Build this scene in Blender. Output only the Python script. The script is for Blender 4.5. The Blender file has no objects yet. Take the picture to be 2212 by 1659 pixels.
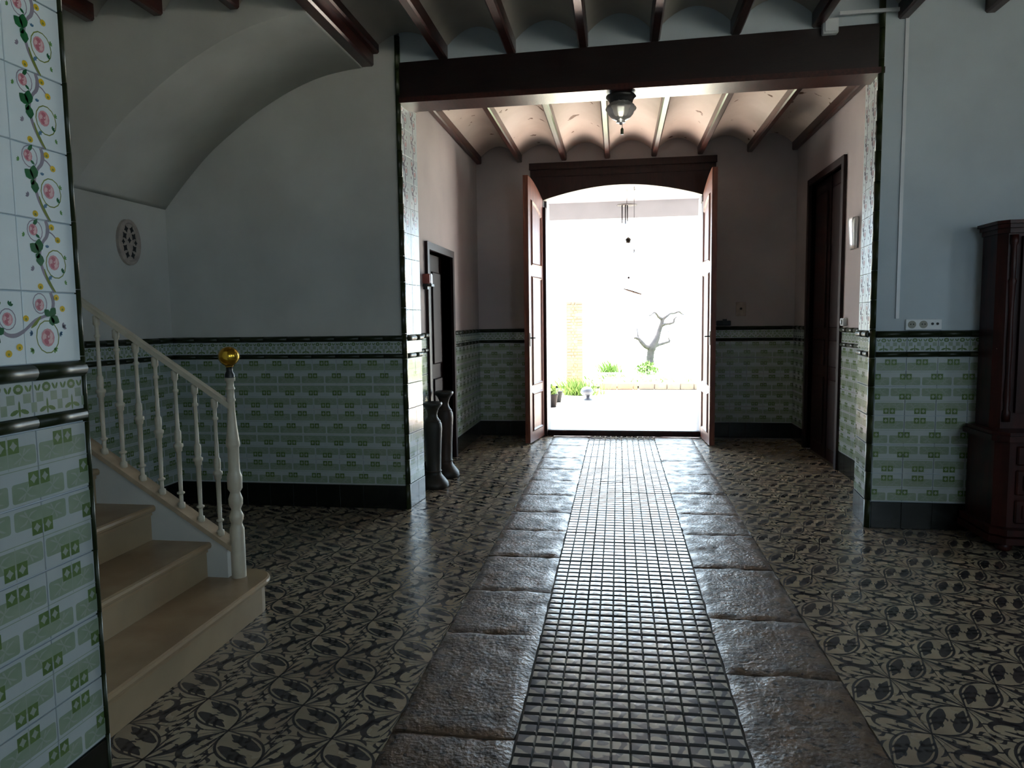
import bpy, math, random
from mathutils import Vector, Matrix, noise
random.seed(7)
S = bpy.context.scene
COL = S.collection

# ------------------------------------------------------------------ camera
F_PX, PITCH, YAW, ROLL = 1538.26, 0.0887495, 0.1483644, -0.0129129
fw = Vector((-math.sin(YAW)*math.cos(PITCH), math.cos(YAW)*math.cos(PITCH), -math.sin(PITCH)))
rt = Vector((math.cos(YAW), math.sin(YAW), 0)); up = rt.cross(fw)
rt2 = math.cos(ROLL)*rt + math.sin(ROLL)*up; up2 = -math.sin(ROLL)*rt + math.cos(ROLL)*up
cam = bpy.data.objects.new('camera', bpy.data.cameras.new('camera')); COL.objects.link(cam)
cam.matrix_world = Matrix(((rt2.x, up2.x, -fw.x, 0), (rt2.y, up2.y, -fw.y, 0), (rt2.z, up2.z, -fw.z, 1.49), (0, 0, 0, 1)))
cam.data.sensor_width = 36; cam.data.lens = 36*F_PX/2212; cam.data.clip_start = .05; cam.data.clip_end = 300
S.camera = cam

# ------------------------------------------------------------------ overcast sky, exposure
W = bpy.data.worlds.new('overcast_sky'); S.world = W; W.use_nodes = True
bg = W.node_tree.nodes['Background']
bg.inputs[0].default_value = (0.70, 0.90, 1.06, 1); bg.inputs[1].default_value = 13.0
S.view_settings.view_transform = 'Standard'; S.view_settings.look = 'None'
S.view_settings.exposure = 0.0; S.view_settings.gamma = 1; S.view_settings.use_curve_mapping = False
S.cycles.use_denoising = True
S.cycles.max_bounces = 7; S.cycles.diffuse_bounces = 5; S.cycles.glossy_bounces = 4
sun = bpy.data.objects.new('hazy_sun', bpy.data.lights.new('hazy_sun', 'SUN')); COL.objects.link(sun)   # thinly veiled sun over the garden
sun.data.energy = 85; sun.data.angle = math.radians(20); sun.data.color = (1.0, .95, .88)
sun.rotation_euler = Vector((.22, -.62, -1.0)).to_track_quat('-Z', 'Y').to_euler()
def portal(name, loc, direction, sx, sy):
    l = bpy.data.lights.new(name, 'AREA'); l.shape = 'RECTANGLE'; l.size = sx; l.size_y = sy; l.cycles.is_portal = True
    o = bpy.data.objects.new(name, l); COL.objects.link(o); o.location = loc
    o.rotation_euler = Vector(direction).to_track_quat('-Z', 'Y').to_euler()
WIN = [(2.25, 2.85, 1.5, 2.7), (-.55, .35, 1.75, 3.05)]; RWIN = (2.7, 4.1, 1.5, 2.9)           # windows of the side wall, right of the camera
portal('daylight_portal_rear', ((RWIN[0]+RWIN[1])/2, -3.18, (RWIN[2]+RWIN[3])/2), (0, 1, 0), RWIN[1]-RWIN[0], RWIN[3]-RWIN[2])
portal('daylight_portal_garden', (0.06, 9.5, 1.6), (0, -1, 0), 2.0, 3.1)
for y0, y1, z0, z1 in WIN: portal('daylight_portal_window', (4.58, (y0+y1)/2, (z0+z1)/2), (-1, 0, 0), y1-y0, z1-z0)

# ------------------------------------------------------------------ helpers
def rgb(r, g, b): 
    f = lambda c: ((c/255+.055)/1.055)**2.4 if c > 10 else c/255/12.92
    return (f(r), f(g), f(b), 1)
MATS = {}
def mat(name, c1, c2=None, scale=8, rough=.5, bump=0, bscale=None, metal=0, rough2=None, detail=4, lo=.35, hi=.65, stretch=None, emit=None, trans=0, bdist=.01, spec=.5, world=False, third=None):
    m = bpy.data.materials.new(name); m.use_nodes = True; nt = m.node_tree; N = nt.nodes; L = nt.links
    b = N['Principled BSDF']; b.inputs['Roughness'].default_value = rough; b.inputs['Metallic'].default_value = metal
    b.inputs['Base Color'].default_value = c1; b.inputs['Specular IOR Level'].default_value = spec
    b.inputs['Transmission Weight'].default_value = trans
    if c2 or bump or rough2 is not None:
        if world:
            g = N.new('ShaderNodeNewGeometry'); vec = g.outputs['Position']
        else:
            tc = N.new('ShaderNodeTexCoord'); vec = tc.outputs['Object']
        if stretch:
            mp = N.new('ShaderNodeMapping'); mp.inputs['Scale'].default_value = stretch; L.new(vec, mp.inputs[0]); vec = mp.outputs[0]
        n = N.new('ShaderNodeTexNoise'); n.inputs['Scale'].default_value = scale; n.inputs['Detail'].default_value = detail; L.new(vec, n.inputs[0])
        if c2 or rough2 is not None:
            r = N.new('ShaderNodeValToRGB'); r.color_ramp.elements[0].position = lo; r.color_ramp.elements[1].position = hi
            r.color_ramp.elements[0].color = c1; r.color_ramp.elements[1].color = c2 or c1; L.new(n.outputs['Fac'], r.inputs[0])
            out = r.outputs[0]
            if third:
                col3, s3, l3, h3 = third
                n3 = N.new('ShaderNodeTexNoise'); n3.inputs['Scale'].default_value = s3; n3.inputs['Detail'].default_value = 3; L.new(vec, n3.inputs[0])
                r3 = N.new('ShaderNodeValToRGB'); r3.color_ramp.elements[0].position = l3; r3.color_ramp.elements[1].position = h3; L.new(n3.outputs['Fac'], r3.inputs[0])
                mx = N.new('ShaderNodeMixRGB'); L.new(r3.outputs[0], mx.inputs[0]); L.new(out, mx.inputs[1]); mx.inputs[2].default_value = col3; out = mx.outputs[0]
            if c2: L.new(out, b.inputs['Base Color'])
            if rough2 is not None:
                mr = N.new('ShaderNodeMapRange'); mr.inputs[1].default_value = lo; mr.inputs[2].default_value = hi; mr.inputs[3].default_value = rough; mr.inputs[4].default_value = rough2
                L.new(n.outputs['Fac'], mr.inputs[0]); L.new(mr.outputs[0], b.inputs['Roughness'])
        if bump:
            nb = N.new('ShaderNodeTexNoise'); nb.inputs['Scale'].default_value = bscale or scale; nb.inputs['Detail'].default_value = 5; L.new(vec, nb.inputs[0])
            bp = N.new('ShaderNodeBump'); bp.inputs['Strength'].default_value = bump; bp.inputs['Distance'].default_value = bdist
            L.new(nb.outputs['Fac'], bp.inputs['Height']); L.new(bp.outputs[0], b.inputs['Normal'])
    MATS[name] = m; return m

class MB:
    def __init__(s): s.v = []; s.f = []; s.m = []; s.sm = []
    def add(s, vs, fs, m=0, smooth=False):
        o = len(s.v); s.v += [tuple(v) for v in vs]
        for f in fs: s.f.append(tuple(i+o for i in f)); s.m.append(m); s.sm.append(smooth)
        return s
    def box(s, x0, x1, y0, y1, z0, z1, m=0):
        v = [(x0,y0,z0),(x1,y0,z0),(x1,y1,z0),(x0,y1,z0),(x0,y0,z1),(x1,y0,z1),(x1,y1,z1),(x0,y1,z1)]
        return s.add(v, [(3,2,1,0),(4,5,6,7),(0,1,5,4),(1,2,6,5),(2,3,7,6),(3,0,4,7)], m)
    def bbox(s, x0, x1, y0, y1, z0, z1, b=.004, m=0):           # box with bevelled edges
        X = (x0, x0+b, x1-b, x1); Y = (y0, y0+b, y1-b, y1); Z = (z0, z0+b, z1-b, z1)
        vs = []; idx = {}
        for i in (0, 3):
            for j in (1, 2):
                for k in (1, 2): idx[('x', i, j, k)] = len(vs); vs.append((X[i], Y[j], Z[k]))
        for j in (0, 3):
            for i in (1, 2):
                for k in (1, 2): idx[('y', i, j, k)] = len(vs); vs.append((X[i], Y[j], Z[k]))
        for k in (0, 3):
            for i in (1, 2):
                for j in (1, 2): idx[('z', i, j, k)] = len(vs); vs.append((X[i], Y[j], Z[k]))
        g = lambda *a: idx[a]
        F = []
        for i in (0, 3): F.append([g('x',i,1,1), g('x',i,2,1), g('x',i,2,2), g('x',i,1,2)])
        for j in (0, 3): F.append([g('y',1,j,1), g('y',2,j,1), g('y',2,j,2), g('y',1,j,2)])
        for k in (0, 3): F.append([g('z',1,1,k), g('z',2,1,k), g('z',2,2,k), g('z',1,2,k)])
        n = lambda a: 1 if a == 0 else 2
        for i in (0, 3):
            for j in (0, 3): F.append([g('x',i,n(j),1), g('x',i,n(j),2), g('y',n(i),j,2), g('y',n(i),j,1)])
            for k in (0, 3): F.append([g('x',i,1,n(k)), g('x',i,2,n(k)), g('z',n(i),2,k), g('z',n(i),1,k)])
        for j in (0, 3):
            for k in (0, 3): F.append([g('y',1,j,n(k)), g('y',2,j,n(k)), g('z',2,n(j),k), g('z',1,n(j),k)])
        for i in (0, 3):
            for j in (0, 3):
                for k in (0, 3): F.append([g('x',i,n(j),n(k)), g('y',n(i),j,n(k)), g('z',n(i),n(j),k)])
        return s.add(vs, F, m)
    def prism(s, pts, axis, a, b, m=0, smooth=False):           # 2D polygon extruded along axis
        def P(p, t):
            return {'x': (t, p[0], p[1]), 'y': (p[0], t, p[1]), 'z': (p[0], p[1], t)}[axis]
        n = len(pts); vs = [P(p, a) for p in pts]+[P(p, b) for p in pts]
        s.add(vs, [tuple(range(n))[::-1], tuple(range(n, 2*n))], m)
        o = len(s.v)-2*n
        for i in range(n):
            j = (i+1) % n; s.f.append((o+i, o+j, o+n+j, o+n+i)); s.m.append(m); s.sm.append(smooth)
        return s
    def lathe(s, prof, seg=20, c=(0, 0, 0), m=0, smooth=True, rib=0, ribn=0, sx=1, sy=1):
        vs = []; n = len(prof)
        for k in range(seg):
            a = 2*math.pi*k/seg; q = 1+rib*math.cos(ribn*a)
            for r, z in prof: vs.append((c[0]+r*q*math.cos(a)*sx, c[1]+r*q*math.sin(a)*sy, c[2]+z))
        fs = []
        for k in range(seg):
            k2 = (k+1) % seg
            for i in range(n-1): fs.append((k*n+i, k2*n+i, k2*n+i+1, k*n+i+1))
        s.add(vs, fs, m, smooth)
        if prof[0][0] > 1e-4: s.add([vs[k*n] for k in range(seg)], [tuple(range(seg))[::-1]], m)
        if prof[-1][0] > 1e-4: s.add([vs[k*n+n-1] for k in range(seg)], [tuple(range(seg))], m)
        return s
    def tube(s, pts, rad, seg=8, m=0, smooth=True):
        pts = [Vector(p) for p in pts]; n = len(pts)
        if not hasattr(rad, '__len__'): rad = [rad]*n
        vs = []; ref = None
        for i, p in enumerate(pts):
            d = (pts[min(i+1, n-1)]-pts[max(i-1, 0)]).normalized()
            if ref is None: ref = d.orthogonal().normalized()
            ref = (ref-d*ref.dot(d)).normalized(); b = d.cross(ref)
            for k in range(seg):
                a = 2*math.pi*k/seg; vs.append(p+(ref*math.cos(a)+b*math.sin(a))*rad[i])
        fs = []
        for i in range(n-1):
            for k in range(seg):
                k2 = (k+1) % seg; fs.append((i*seg+k, i*seg+k2, (i+1)*seg+k2, (i+1)*seg+k))
        fs.append(tuple(range(seg))[::-1]); fs.append(tuple(range((n-1)*seg, n*seg)))
        return s.add(vs, fs, m, smooth)
    def mesh(s, name, mats, off=(0, 0, 0)):
        me = bpy.data.meshes.new(name)
        me.from_pydata([(v[0]-off[0], v[1]-off[1], v[2]-off[2]) for v in s.v], [], s.f)
        for m in (mats if isinstance(mats, (list, tuple)) else [mats]): me.materials.append(MATS[m])
        me.polygons.foreach_set('material_index', s.m); me.polygons.foreach_set('use_smooth', s.sm)
        me.update(); return me

ORG = {}                                                       # world origin of each parent
def link(o, parent=None):
    COL.objects.link(o)
    if parent: o.parent = parent
    return o
def tag(o, label=None, cat=None, group=None, kind=None):
    if label: o['label'] = label
    if cat: o['category'] = cat
    if group: o['group'] = group
    if kind: o['kind'] = kind
    return o
def thing(name, base, label, cat, group=None, kind=None):
    o = bpy.data.objects.new(name, None); o.empty_display_size = .1; link(o); o.location = base; ORG[o] = Vector(base)
    return tag(o, label, cat, group, kind)
def solid(name, mb, mats, label, cat, base=(0, 0, 0), group=None, kind=None):
    o = bpy.data.objects.new(name, mb.mesh(name, mats, base)); link(o); o.location = base; ORG[o] = Vector(base)
    return tag(o, label, cat, group, kind)
def part(name, mb, mats, parent, label=None, kind=None, base=None):
    po = ORG[parent]; b = Vector(base) if base else po.copy()
    o = bpy.data.objects.new(name, mb.mesh(name, mats, b)); link(o, parent); o.location = b-po; ORG[o] = b
    return tag(o, label, kind=kind)
def inst(name, me, parent, mw):                                # share mesh data
    o = bpy.data.objects.new(name, me); link(o, parent); o.matrix_basis = Matrix.Translation(-ORG[parent]) @ mw
    return o
def catmull(P, n=6, closed=False):
    out = []; k = len(P)
    rng = range(k) if closed else range(k-1)
    for i in rng:
        g = lambda j: P[j % k] if closed else P[max(0, min(k-1, j))]
        p0, p1, p2, p3 = g(i-1), g(i), g(i+1), g(i+2)
        for q in range(n):
            t = q/n
            out.append(tuple(.5*((2*p1[d])+(-p0[d]+p2[d])*t+(2*p0[d]-5*p1[d]+4*p2[d]-p3[d])*t*t+(-p0[d]+3*p1[d]-3*p2[d]+p3[d])*t**3) for d in range(len(p1))))
    if not closed: out.append(tuple(P[-1]))
    return out

# ------------------------------------------------------------------ materials
mat('plaster', rgb(188, 200, 206), rgb(174, 185, 191), scale=1.6, rough=.85, bump=.15, bscale=60, bdist=.004, world=True)
mat('plaster_warm', rgb(198, 198, 192), rgb(182, 182, 176), scale=1.6, rough=.85, bump=.15, bscale=60, bdist=.004, world=True)
mat('plaster_corridor', rgb(174, 166, 166), rgb(160, 153, 153), scale=1.3, rough=.85, bump=.15, bscale=60, bdist=.004, world=True)
mat('vault_plaster', rgb(172, 166, 158), rgb(156, 150, 142), scale=2, rough=.8, bump=.1, bscale=40, world=True)
mat('vault_cream', rgb(214, 202, 192), rgb(200, 187, 176), scale=2, rough=.75, bump=.1, bscale=40, world=True, third=(rgb(96, 66, 42), 5.5, .665, .70))
mat('beam_wood', rgb(26, 11, 10), rgb(17, 7, 7), scale=6, rough=.32, stretch=(1, 9, 9), bump=.1, bscale=30, world=True)
mat('joist_wood', rgb(66, 30, 24), rgb(44, 20, 16), scale=6, rough=.3, stretch=(9, 1, 9), bump=.1, bscale=30, world=True)
mat('door_wood', rgb(112, 62, 44), rgb(82, 42, 30), scale=5, rough=.42, spec=.35, stretch=(8, 8, 1), bump=.08, bscale=20, world=True)
mat('dark_door_wood', rgb(42, 20, 18), rgb(30, 14, 13), scale=5, rough=.5, spec=.25, stretch=(8, 8, 1), world=True)
mat('cabinet_wood', rgb(58, 21, 16), rgb(38, 14, 11), scale=4, rough=.42, spec=.3, stretch=(6, 6, 1), world=True)
mat('green_glaze', rgb(42, 50, 24), rgb(28, 36, 18), scale=9, rough=.36, spec=.35, bump=.05, bscale=20)
mat('base_tile', rgb(18, 22, 17), rgb(14, 17, 13), scale=9, rough=.22, bump=.03, bscale=12)
mat('tile_white', rgb(174, 182, 182), rgb(166, 175, 175), scale=6, rough=.2, bump=.05, bscale=9, bdist=.003)
mat('rose_white', rgb(226, 234, 234), rgb(218, 227, 228), scale=6, rough=.3, spec=.35, bump=.05, bscale=9, bdist=.003)
mat('tile_green', rgb(140, 154, 135), rgb(129, 145, 123), scale=14, rough=.18)
mat('tile_dark_green', rgb(97, 120, 72), rgb(84, 107, 60), scale=30, rough=.18)
mat('tile_vein', rgb(147, 158, 145), rough=.18)
mat('grout', rgb(150, 150, 140), rough=.9)
for n_, c_ in (('rose_pink', (204, 146, 152)), ('rose_deep', (182, 108, 120)), ('rose_pale', (222, 186, 188)), ('leaf_dark', (36, 98, 58)), ('leaf_light', (104, 150, 84)), ('stem_grey', (142, 136, 148)), ('flower_yellow', (214, 180, 50)), ('leaf_blue', (84, 122, 150)), ('stem_green', (120, 134, 62))):
    mat(n_, rgb(*c_), rough=.2)
mat('floor_cream', rgb(164, 150, 126), rgb(144, 130, 109), scale=3.5, rough=.2, rough2=.36, bump=.04, bscale=40, world=True, third=(rgb(120, 100, 84), 1.3, .55, .75))
mat('floor_dark', rgb(64, 59, 58), rgb(50, 46, 46), scale=5, rough=.22, rough2=.36, bump=.04, bscale=40, world=True)
mat('floor_mortar', rgb(92, 88, 80), rgb(70, 66, 60), scale=12, rough=.8, world=True)
mat('path_joint', rgb(112, 107, 97), rgb(92, 88, 80), scale=20, rough=.7, world=True)
mat('stud_slope_shade', rgb(56, 54, 52), rgb(44, 42, 41), scale=20, rough=.6, world=True)  # shade of the studs' front and back slopes painted into the colour
mat('slab_stone', rgb(112, 90, 71), rgb(70, 56, 46), scale=9, rough=.3, rough2=.56, bump=.85, bscale=50, bdist=.006, detail=8, world=True, third=(rgb(40, 33, 28), 26, .56, .66))
mat('stair_marble', rgb(158, 136, 106), rgb(142, 118, 90), scale=4, rough=.28, rough2=.4, world=True)
mat('stair_riser', rgb(152, 132, 104), rgb(138, 120, 94), scale=4, rough=.4, world=True)
mat('cream_paint', rgb(196, 188, 168), rgb(182, 172, 152), scale=12, rough=.35, bump=.1, bscale=30)
mat('cap_tan', rgb(178, 158, 132), rgb(160, 142, 118), scale=12, rough=.5)
mat('brass', rgb(212, 170, 60), rough=.22, metal=1)
mat('black_iron', rgb(22, 22, 22), rough=.4)
mat('steel', rgb(170, 172, 176), rough=.3, metal=1)
mat('white_plastic', rgb(214, 218, 220), rough=.35)
mat('socket_hole', rgb(30, 32, 34), rough=.6)
mat('glass_frost', rgb(206, 200, 194), rough=.35, trans=.6, spec=.5)
mat('olive_bead', rgb(84, 92, 60), rough=.3)
mat('vase_glaze', rgb(30, 29, 25), rgb(40, 33, 27), scale=3, rough=.5, spec=.35, bump=.05, bscale=20)
mat('vase_brown', rgb(56, 40, 31), rgb(36, 30, 26), scale=3, rough=.5, spec=.35, bump=.05, bscale=20)
mat('vent_stone', rgb(170, 158, 148), rgb(150, 140, 132), scale=20, rough=.8)
mat('red_paint', rgb(128, 64, 54), rough=.4)
mat('cabinet_glass', rgb(12, 11, 12), rough=.08)
mat('paving_out', rgb(216, 196, 184), rgb(200, 176, 160), scale=3, rough=.7, world=True)
mat('gravel_out', rgb(226, 218, 204), rgb(206, 198, 182), scale=2, rough=.9, world=True)
mat('grass_out', rgb(90, 112, 44), rgb(74, 98, 32), scale=9, rough=.8, world=True)
mat('brick_out', rgb(114, 86, 68), rgb(130, 100, 74), scale=3.5, rough=.9, world=True)
mat('mortar_out', rgb(134, 122, 96), rgb(120, 108, 84), scale=6, rough=.9, world=True)
mat('bark', rgb(62, 54, 54), rgb(48, 42, 43), scale=10, rough=.9, bump=.5, bscale=16)
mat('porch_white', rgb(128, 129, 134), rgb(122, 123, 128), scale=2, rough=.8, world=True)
mat('pot_grey', rgb(24, 25, 27), rgb(18, 19, 20), scale=8, rough=.7, spec=.1)
mat('dome_grey', rgb(46, 48, 57), rgb(40, 42, 50), scale=6, rough=.5)
mat('pale_wood', rgb(76, 62, 52), rgb(66, 54, 46), scale=8, rough=.6)
mat('chime_metal', rgb(54, 51, 54), rough=.8, spec=.1)
mat('kerb_stone', rgb(104, 92, 78), rgb(88, 78, 68), scale=5, rough=.9, bump=.4, bscale=14, world=True)

# path tile: cream/blue grey swirls printed over the studs
def path_material():
    m = bpy.data.materials.new('path_stud'); m.use_nodes = True; nt = m.node_tree; N = nt.nodes; L = nt.links; b = N['Principled BSDF']
    g = N.new('ShaderNodeNewGeometry')
    w = N.new('ShaderNodeTexWave'); w.wave_type = 'RINGS'; w.inputs['Scale'].default_value = .75; w.inputs['Distortion'].default_value = 3.2; w.rings_direction = 'Z'; w.inputs['Detail'].default_value = 1.5; w.inputs['Detail Scale'].default_value = 4.5
    sc1 = N.new('ShaderNodeVectorMath'); sc1.operation = 'MULTIPLY_ADD'; sc1.inputs[1].default_value = (5, 5, 0); sc1.inputs[2].default_value = (1.79+20, 4.5+20, 0); L.new(g.outputs['Position'], sc1.inputs[0])
    frc = N.new('ShaderNodeVectorMath'); frc.operation = 'FRACTION'; L.new(sc1.outputs[0], frc.inputs[0])
    cen = N.new('ShaderNodeVectorMath'); cen.operation = 'SUBTRACT'; cen.inputs[1].default_value = (.5, .5, 0); L.new(frc.outputs[0], cen.inputs[0]); L.new(cen.outputs[0], w.inputs[0])
    r = N.new('ShaderNodeValToRGB'); r.color_ramp.elements[0].position = .22; r.color_ramp.elements[1].position = .4
    r.color_ramp.elements[0].color = rgb(124, 126, 131); r.color_ramp.elements[1].color = rgb(190, 188, 178); L.new(w.outputs['Fac'], r.inputs[0])
    L.new(r.outputs[0], b.inputs['Base Color'])
    n = N.new('ShaderNodeTexNoise'); n.inputs['Scale'].default_value = 30; L.new(g.outputs['Position'], n.inputs[0])
    mr = N.new('ShaderNodeMapRange'); mr.inputs[3].default_value = .1; mr.inputs[4].default_value = .26; L.new(n.outputs['Fac'], mr.inputs[0]); L.new(mr.outputs[0], b.inputs['Roughness'])
    bp = N.new('ShaderNodeBump'); bp.inputs['Strength'].default_value = .12; bp.inputs['Distance'].default_value = .003; L.new(n.outputs['Fac'], bp.inputs['Height']); L.new(bp.outputs[0], b.inputs['Normal'])
    MATS['path_stud'] = m
path_material()

# ------------------------------------------------------------------ structure
XL, XR, YLW, YRW, YF = -1.645, 1.76, 5.40, 5.24, 9.10           # pillar faces, frontal walls, end wall
CLX, CRX = -1.785, 2.12                                          # passage walls
ZT = 3.80
floor = solid('floor', MB().box(-3.85, 4.6, -3.2, 9.14, -.12, -.012), 'floor_mortar', 'patterned cement tile floor of the hall and passage', 'floor', kind='structure')
ground = solid('ground', MB().box(-60, 60, -40, 90, -.5, -.13), 'gravel_out', 'bright pale ground of the garden outside', 'ground', kind='structure')
porch_floor = solid('porch_floor', MB().box(-7, 7, 9.14, 12.6, -.13, -.03), 'paving_out', 'pale pinkish paving of the porch outside the garden door', 'floor', kind='structure')

wall_left = solid('wall_left', MB().box(-3.85, -3.63, -3.2, 5.77, -.1, ZT), 'plaster_warm', 'plain wall at far left with green dado and oval vent', 'wall', kind='structure')
wall_stair_pillar = solid('wall_stair_pillar', MB().box(-3.63, -1.613, -3.0, 1.95, -.1, ZT), 'plaster', 'tiled wall end at the left edge with rose garland tiles', 'wall', kind='structure')
wall_back_left = solid('wall_back_left', MB().prism([(-3.85, YLW), (-1.664, YLW), (-1.628, YLW+.37), (-3.85, YLW+.37)], 'z', -.1, ZT), 'plaster_warm', 'grey plaster wall with green tiles behind the staircase', 'wall', kind='structure')
wall_back_right = solid('wall_back_right', MB().prism([(1.748, YRW), (4.6, YRW), (4.6, YRW+.4), (1.776, YRW+.4)], 'z', -.1, ZT), 'plaster', 'bluish white wall with green tiles behind the wooden cabinet', 'wall', kind='structure')
m = MB(); DLY0, DLY1, DLZ = 6.60, 7.56, 2.17
m.box(-2.0, CLX, YLW+.37, DLY0, -.1, ZT).box(-2.0, CLX, DLY1, YF+.45, -.1, ZT).box(-2.0, CLX, DLY0, DLY1, DLZ, ZT)
wall_passage_left = solid('wall_passage_left', m, 'plaster_corridor', 'left wall of the passage with a narrow dark doorway', 'wall', kind='structure')
m = MB(); DRY0, DRY1, DRZ = 7.28, 8.44, 2.93
m.box(CRX, 2.35, YRW+.4, DRY0, -.1, ZT).box(CRX, 2.35, DRY1, YF+.45, -.1, ZT).box(CRX, 2.35, DRY0, DRY1, DRZ, ZT)
wall_passage_right = solid('wall_passage_right', m, 'plaster_corridor', 'right wall of the passage with tall dark double door', 'wall', kind='structure')
m = MB().box(-2.0, -1.0, YF, YF+.45, -.1, ZT).box(1.09, 2.35, YF, YF+.45, -.1, ZT).box(-1.0, 1.09, YF, YF+.45, 3.36, ZT)
wall_end = solid('wall_end', m, 'plaster_corridor', 'end wall of the passage around the garden door', 'wall', kind='structure')
m = MB().box(4.4, 4.6, -3.2, WIN[1][0], -.1, ZT).box(4.4, 4.6, WIN[1][1], WIN[0][0], -.1, ZT).box(4.4, 4.6, WIN[0][1], YRW+.4, -.1, ZT)
for y0, y1, z0, z1 in WIN: m.box(4.4, 4.6, y0, y1, -.1, z0).box(4.4, 4.6, y0, y1, z1, ZT)
wall_right = solid('wall_right', m, 'plaster', 'side wall of the hall with two tall windows', 'wall', kind='structure')
wall_rear = solid('wall_rear', MB().box(-3.85, RWIN[0], -3.2, -3.0, -.1, ZT).box(RWIN[1], 4.6, -3.2, -3.0, -.1, ZT).box(RWIN[0], RWIN[1], -3.2, -3.0, -.1, RWIN[2]).box(RWIN[0], RWIN[1], -3.2, -3.0, RWIN[3], ZT), 'plaster', 'rear wall of the hall behind the viewer', 'wall', kind='structure')
wall_beam_infill = solid('wall_beam_infill', MB().prism([(XL, 5.43), (XR, 5.27), (XR, 5.45), (XL, 5.55)], 'z', 3.42, ZT), 'plaster', 'scalloped plaster strip above the big beam', 'wall', kind='structure')
for i, (y0, y1, z0, z1) in enumerate(WIN):
    w = thing('window_%d' % (i+1), (4.5, (y0+y1)/2, z0), 'tall muntined window in the side wall, %s one' % ('nearer the cabinet' if i == 0 else 'farther from the cabinet'), 'window', kind='structure')
    f = MB(); t = .05
    f.box(4.44, 4.52, y0, y0+t, z0, z1).box(4.44, 4.52, y1-t, y1, z0, z1).box(4.44, 4.52, y0+t, y1-t, z0, z0+t).box(4.44, 4.52, y0+t, y1-t, z1-t, z1)
    part('window_frame', f, 'cream_paint', w)
    f = MB(); ym = (y0+y1)/2; f.box(4.46, 4.5, ym-.03, ym+.03, z0+t, z1-t)
    for k in (1, 2): f.box(4.46, 4.5, y0+t, y1-t, z0+(z1-z0)*k/3-.015, z0+(z1-z0)*k/3+.015)
    part('muntin', f, 'cream_paint', w)

x0, x1, z0, z1 = RWIN; t = .05
w = thing('window_3', ((x0+x1)/2, -3.1, z0), 'wide muntined window in the rear wall behind the viewer', 'window', kind='structure')
part('window_frame', MB().box(x0, x0+t, -3.14, -3.06, z0, z1).box(x1-t, x1, -3.14, -3.06, z0, z1).box(x0+t, x1-t, -3.14, -3.06, z0, z0+t).box(x0+t, x1-t, -3.14, -3.06, z1-t, z1), 'cream_paint', w)
f = MB()
for k in (1, 2, 3): f.box(x0+(x1-x0)*k/4-.02, x0+(x1-x0)*k/4+.02, -3.12, -3.08, z0+t, z1-t)
part('muntin', f.box(x0+t, x1-t, -3.12, -3.08, (z0+z1)/2-.02, (z0+z1)/2+.02), 'cream_paint', w)

# upper stair flight: vaulted soffit over the stair well
SOF = [(-3.63, 2.42), (-3.443, 2.627), (-3.231, 2.835), (-3.025, 2.992), (-2.822, 3.128), (-2.625, 3.236), (-2.43, 3.322), (-2.239, 3.382), (-2.051, 3.414), (-1.93, 3.424)]
sc_ = catmull(SOF, 5)
m = MB(); m.prism(sc_+[(-1.93, ZT), (-3.63, ZT)], 'y', 4.40, YLW, smooth=False)
for i, f in enumerate(m.f):
    if len(f) == 4 and i >= 2 and i < 2+len(sc_)-1: m.sm[i] = True
wall_stair_flight = solid('wall_stair_flight', m, 'plaster_warm', 'vaulted plaster underside of the upper stair flight', 'wall', kind='structure')

# ceilings: vaulted bays between joists
ceiling = solid('ceiling', MB().box(-3.85, 4.6, -3.2, 9.55, ZT, ZT+.1), 'plaster', 'ceiling of small plaster vaults between dark wooden joists', 'ceiling', kind='structure')
def vault(x0, x1, y0, y1, zs, zc, mt):
    n = 12; vs = []; fs = []
    for i in range(n+1):
        t = i/n; z = zs+(zc-zs)*math.sin(math.pi*t)**.8; x = x0+(x1-x0)*t; vs += [(x, y0, z), (x, y1, z)]
    for i in range(n): fs.append((2*i, 2*i+1, 2*i+3, 2*i+2))
    m = MB(); m.add(vs, fs, 0, True); m.add([(x0, y0, ZT), (x0, y1, ZT), (x1, y0, ZT), (x1, y1, ZT)], [(0, 1, 3, 2)])
    part('vault', m, mt, ceiling)
def joist(x, y0, y1, z=3.445, w=.072, h=.17, mt='joist_wood'):
    b = .012; m = MB()
    m.prism([(x-w/2, z+b), (x-w/2+b, z), (x+w/2-b, z), (x+w/2, z+b), (x+w/2, z+h), (x-w/2, z+h)], 'y', y0, y1)
    return part('joist', m, mt, ceiling)
JN = [-3.37, -2.89, -2.37, -1.88, -1.30, -.78, -.25, .257, .807, 1.34, 1.87, 2.40, 2.93, 3.46, 3.99]
for x in JN:
    yend = 4.33 if x < -2 else (5.39 if x < -1.5 else (5.44-.046*(x+1.6) if x < 1.7 else YRW))
    if abs(x+1.88) < .01:
        joist(x-.01, -3.0, 5.42, z=3.43, w=.10, h=.1); joist(x+.02, -3.0, 5.41, z=3.52, w=.13, h=.12)
    else: joist(x, -3.0, yend)
ed = [-3.63]+JN+[4.4]
for a, b in zip(ed[:-1], ed[1:]):
    mid = (a+b)/2
    vault(a, b, -3.0, 4.41 if mid < -1.9 else (YLW if mid < -1.4 else (5.46 if mid < 1.7 else YRW+.02)), 3.50, 3.665, 'vault_plaster')
JC = [-1.75, -1.229, -.67, -.131, .437, .988, 1.567, 2.085]
for x in JC: joist(x, 5.5, YF+.02, z=3.47, w=.068)
for a, b in zip(JC[:-1], JC[1:]): vault(a, b, 5.5, YF+.02, 3.52, 3.68, 'vault_cream')

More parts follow.
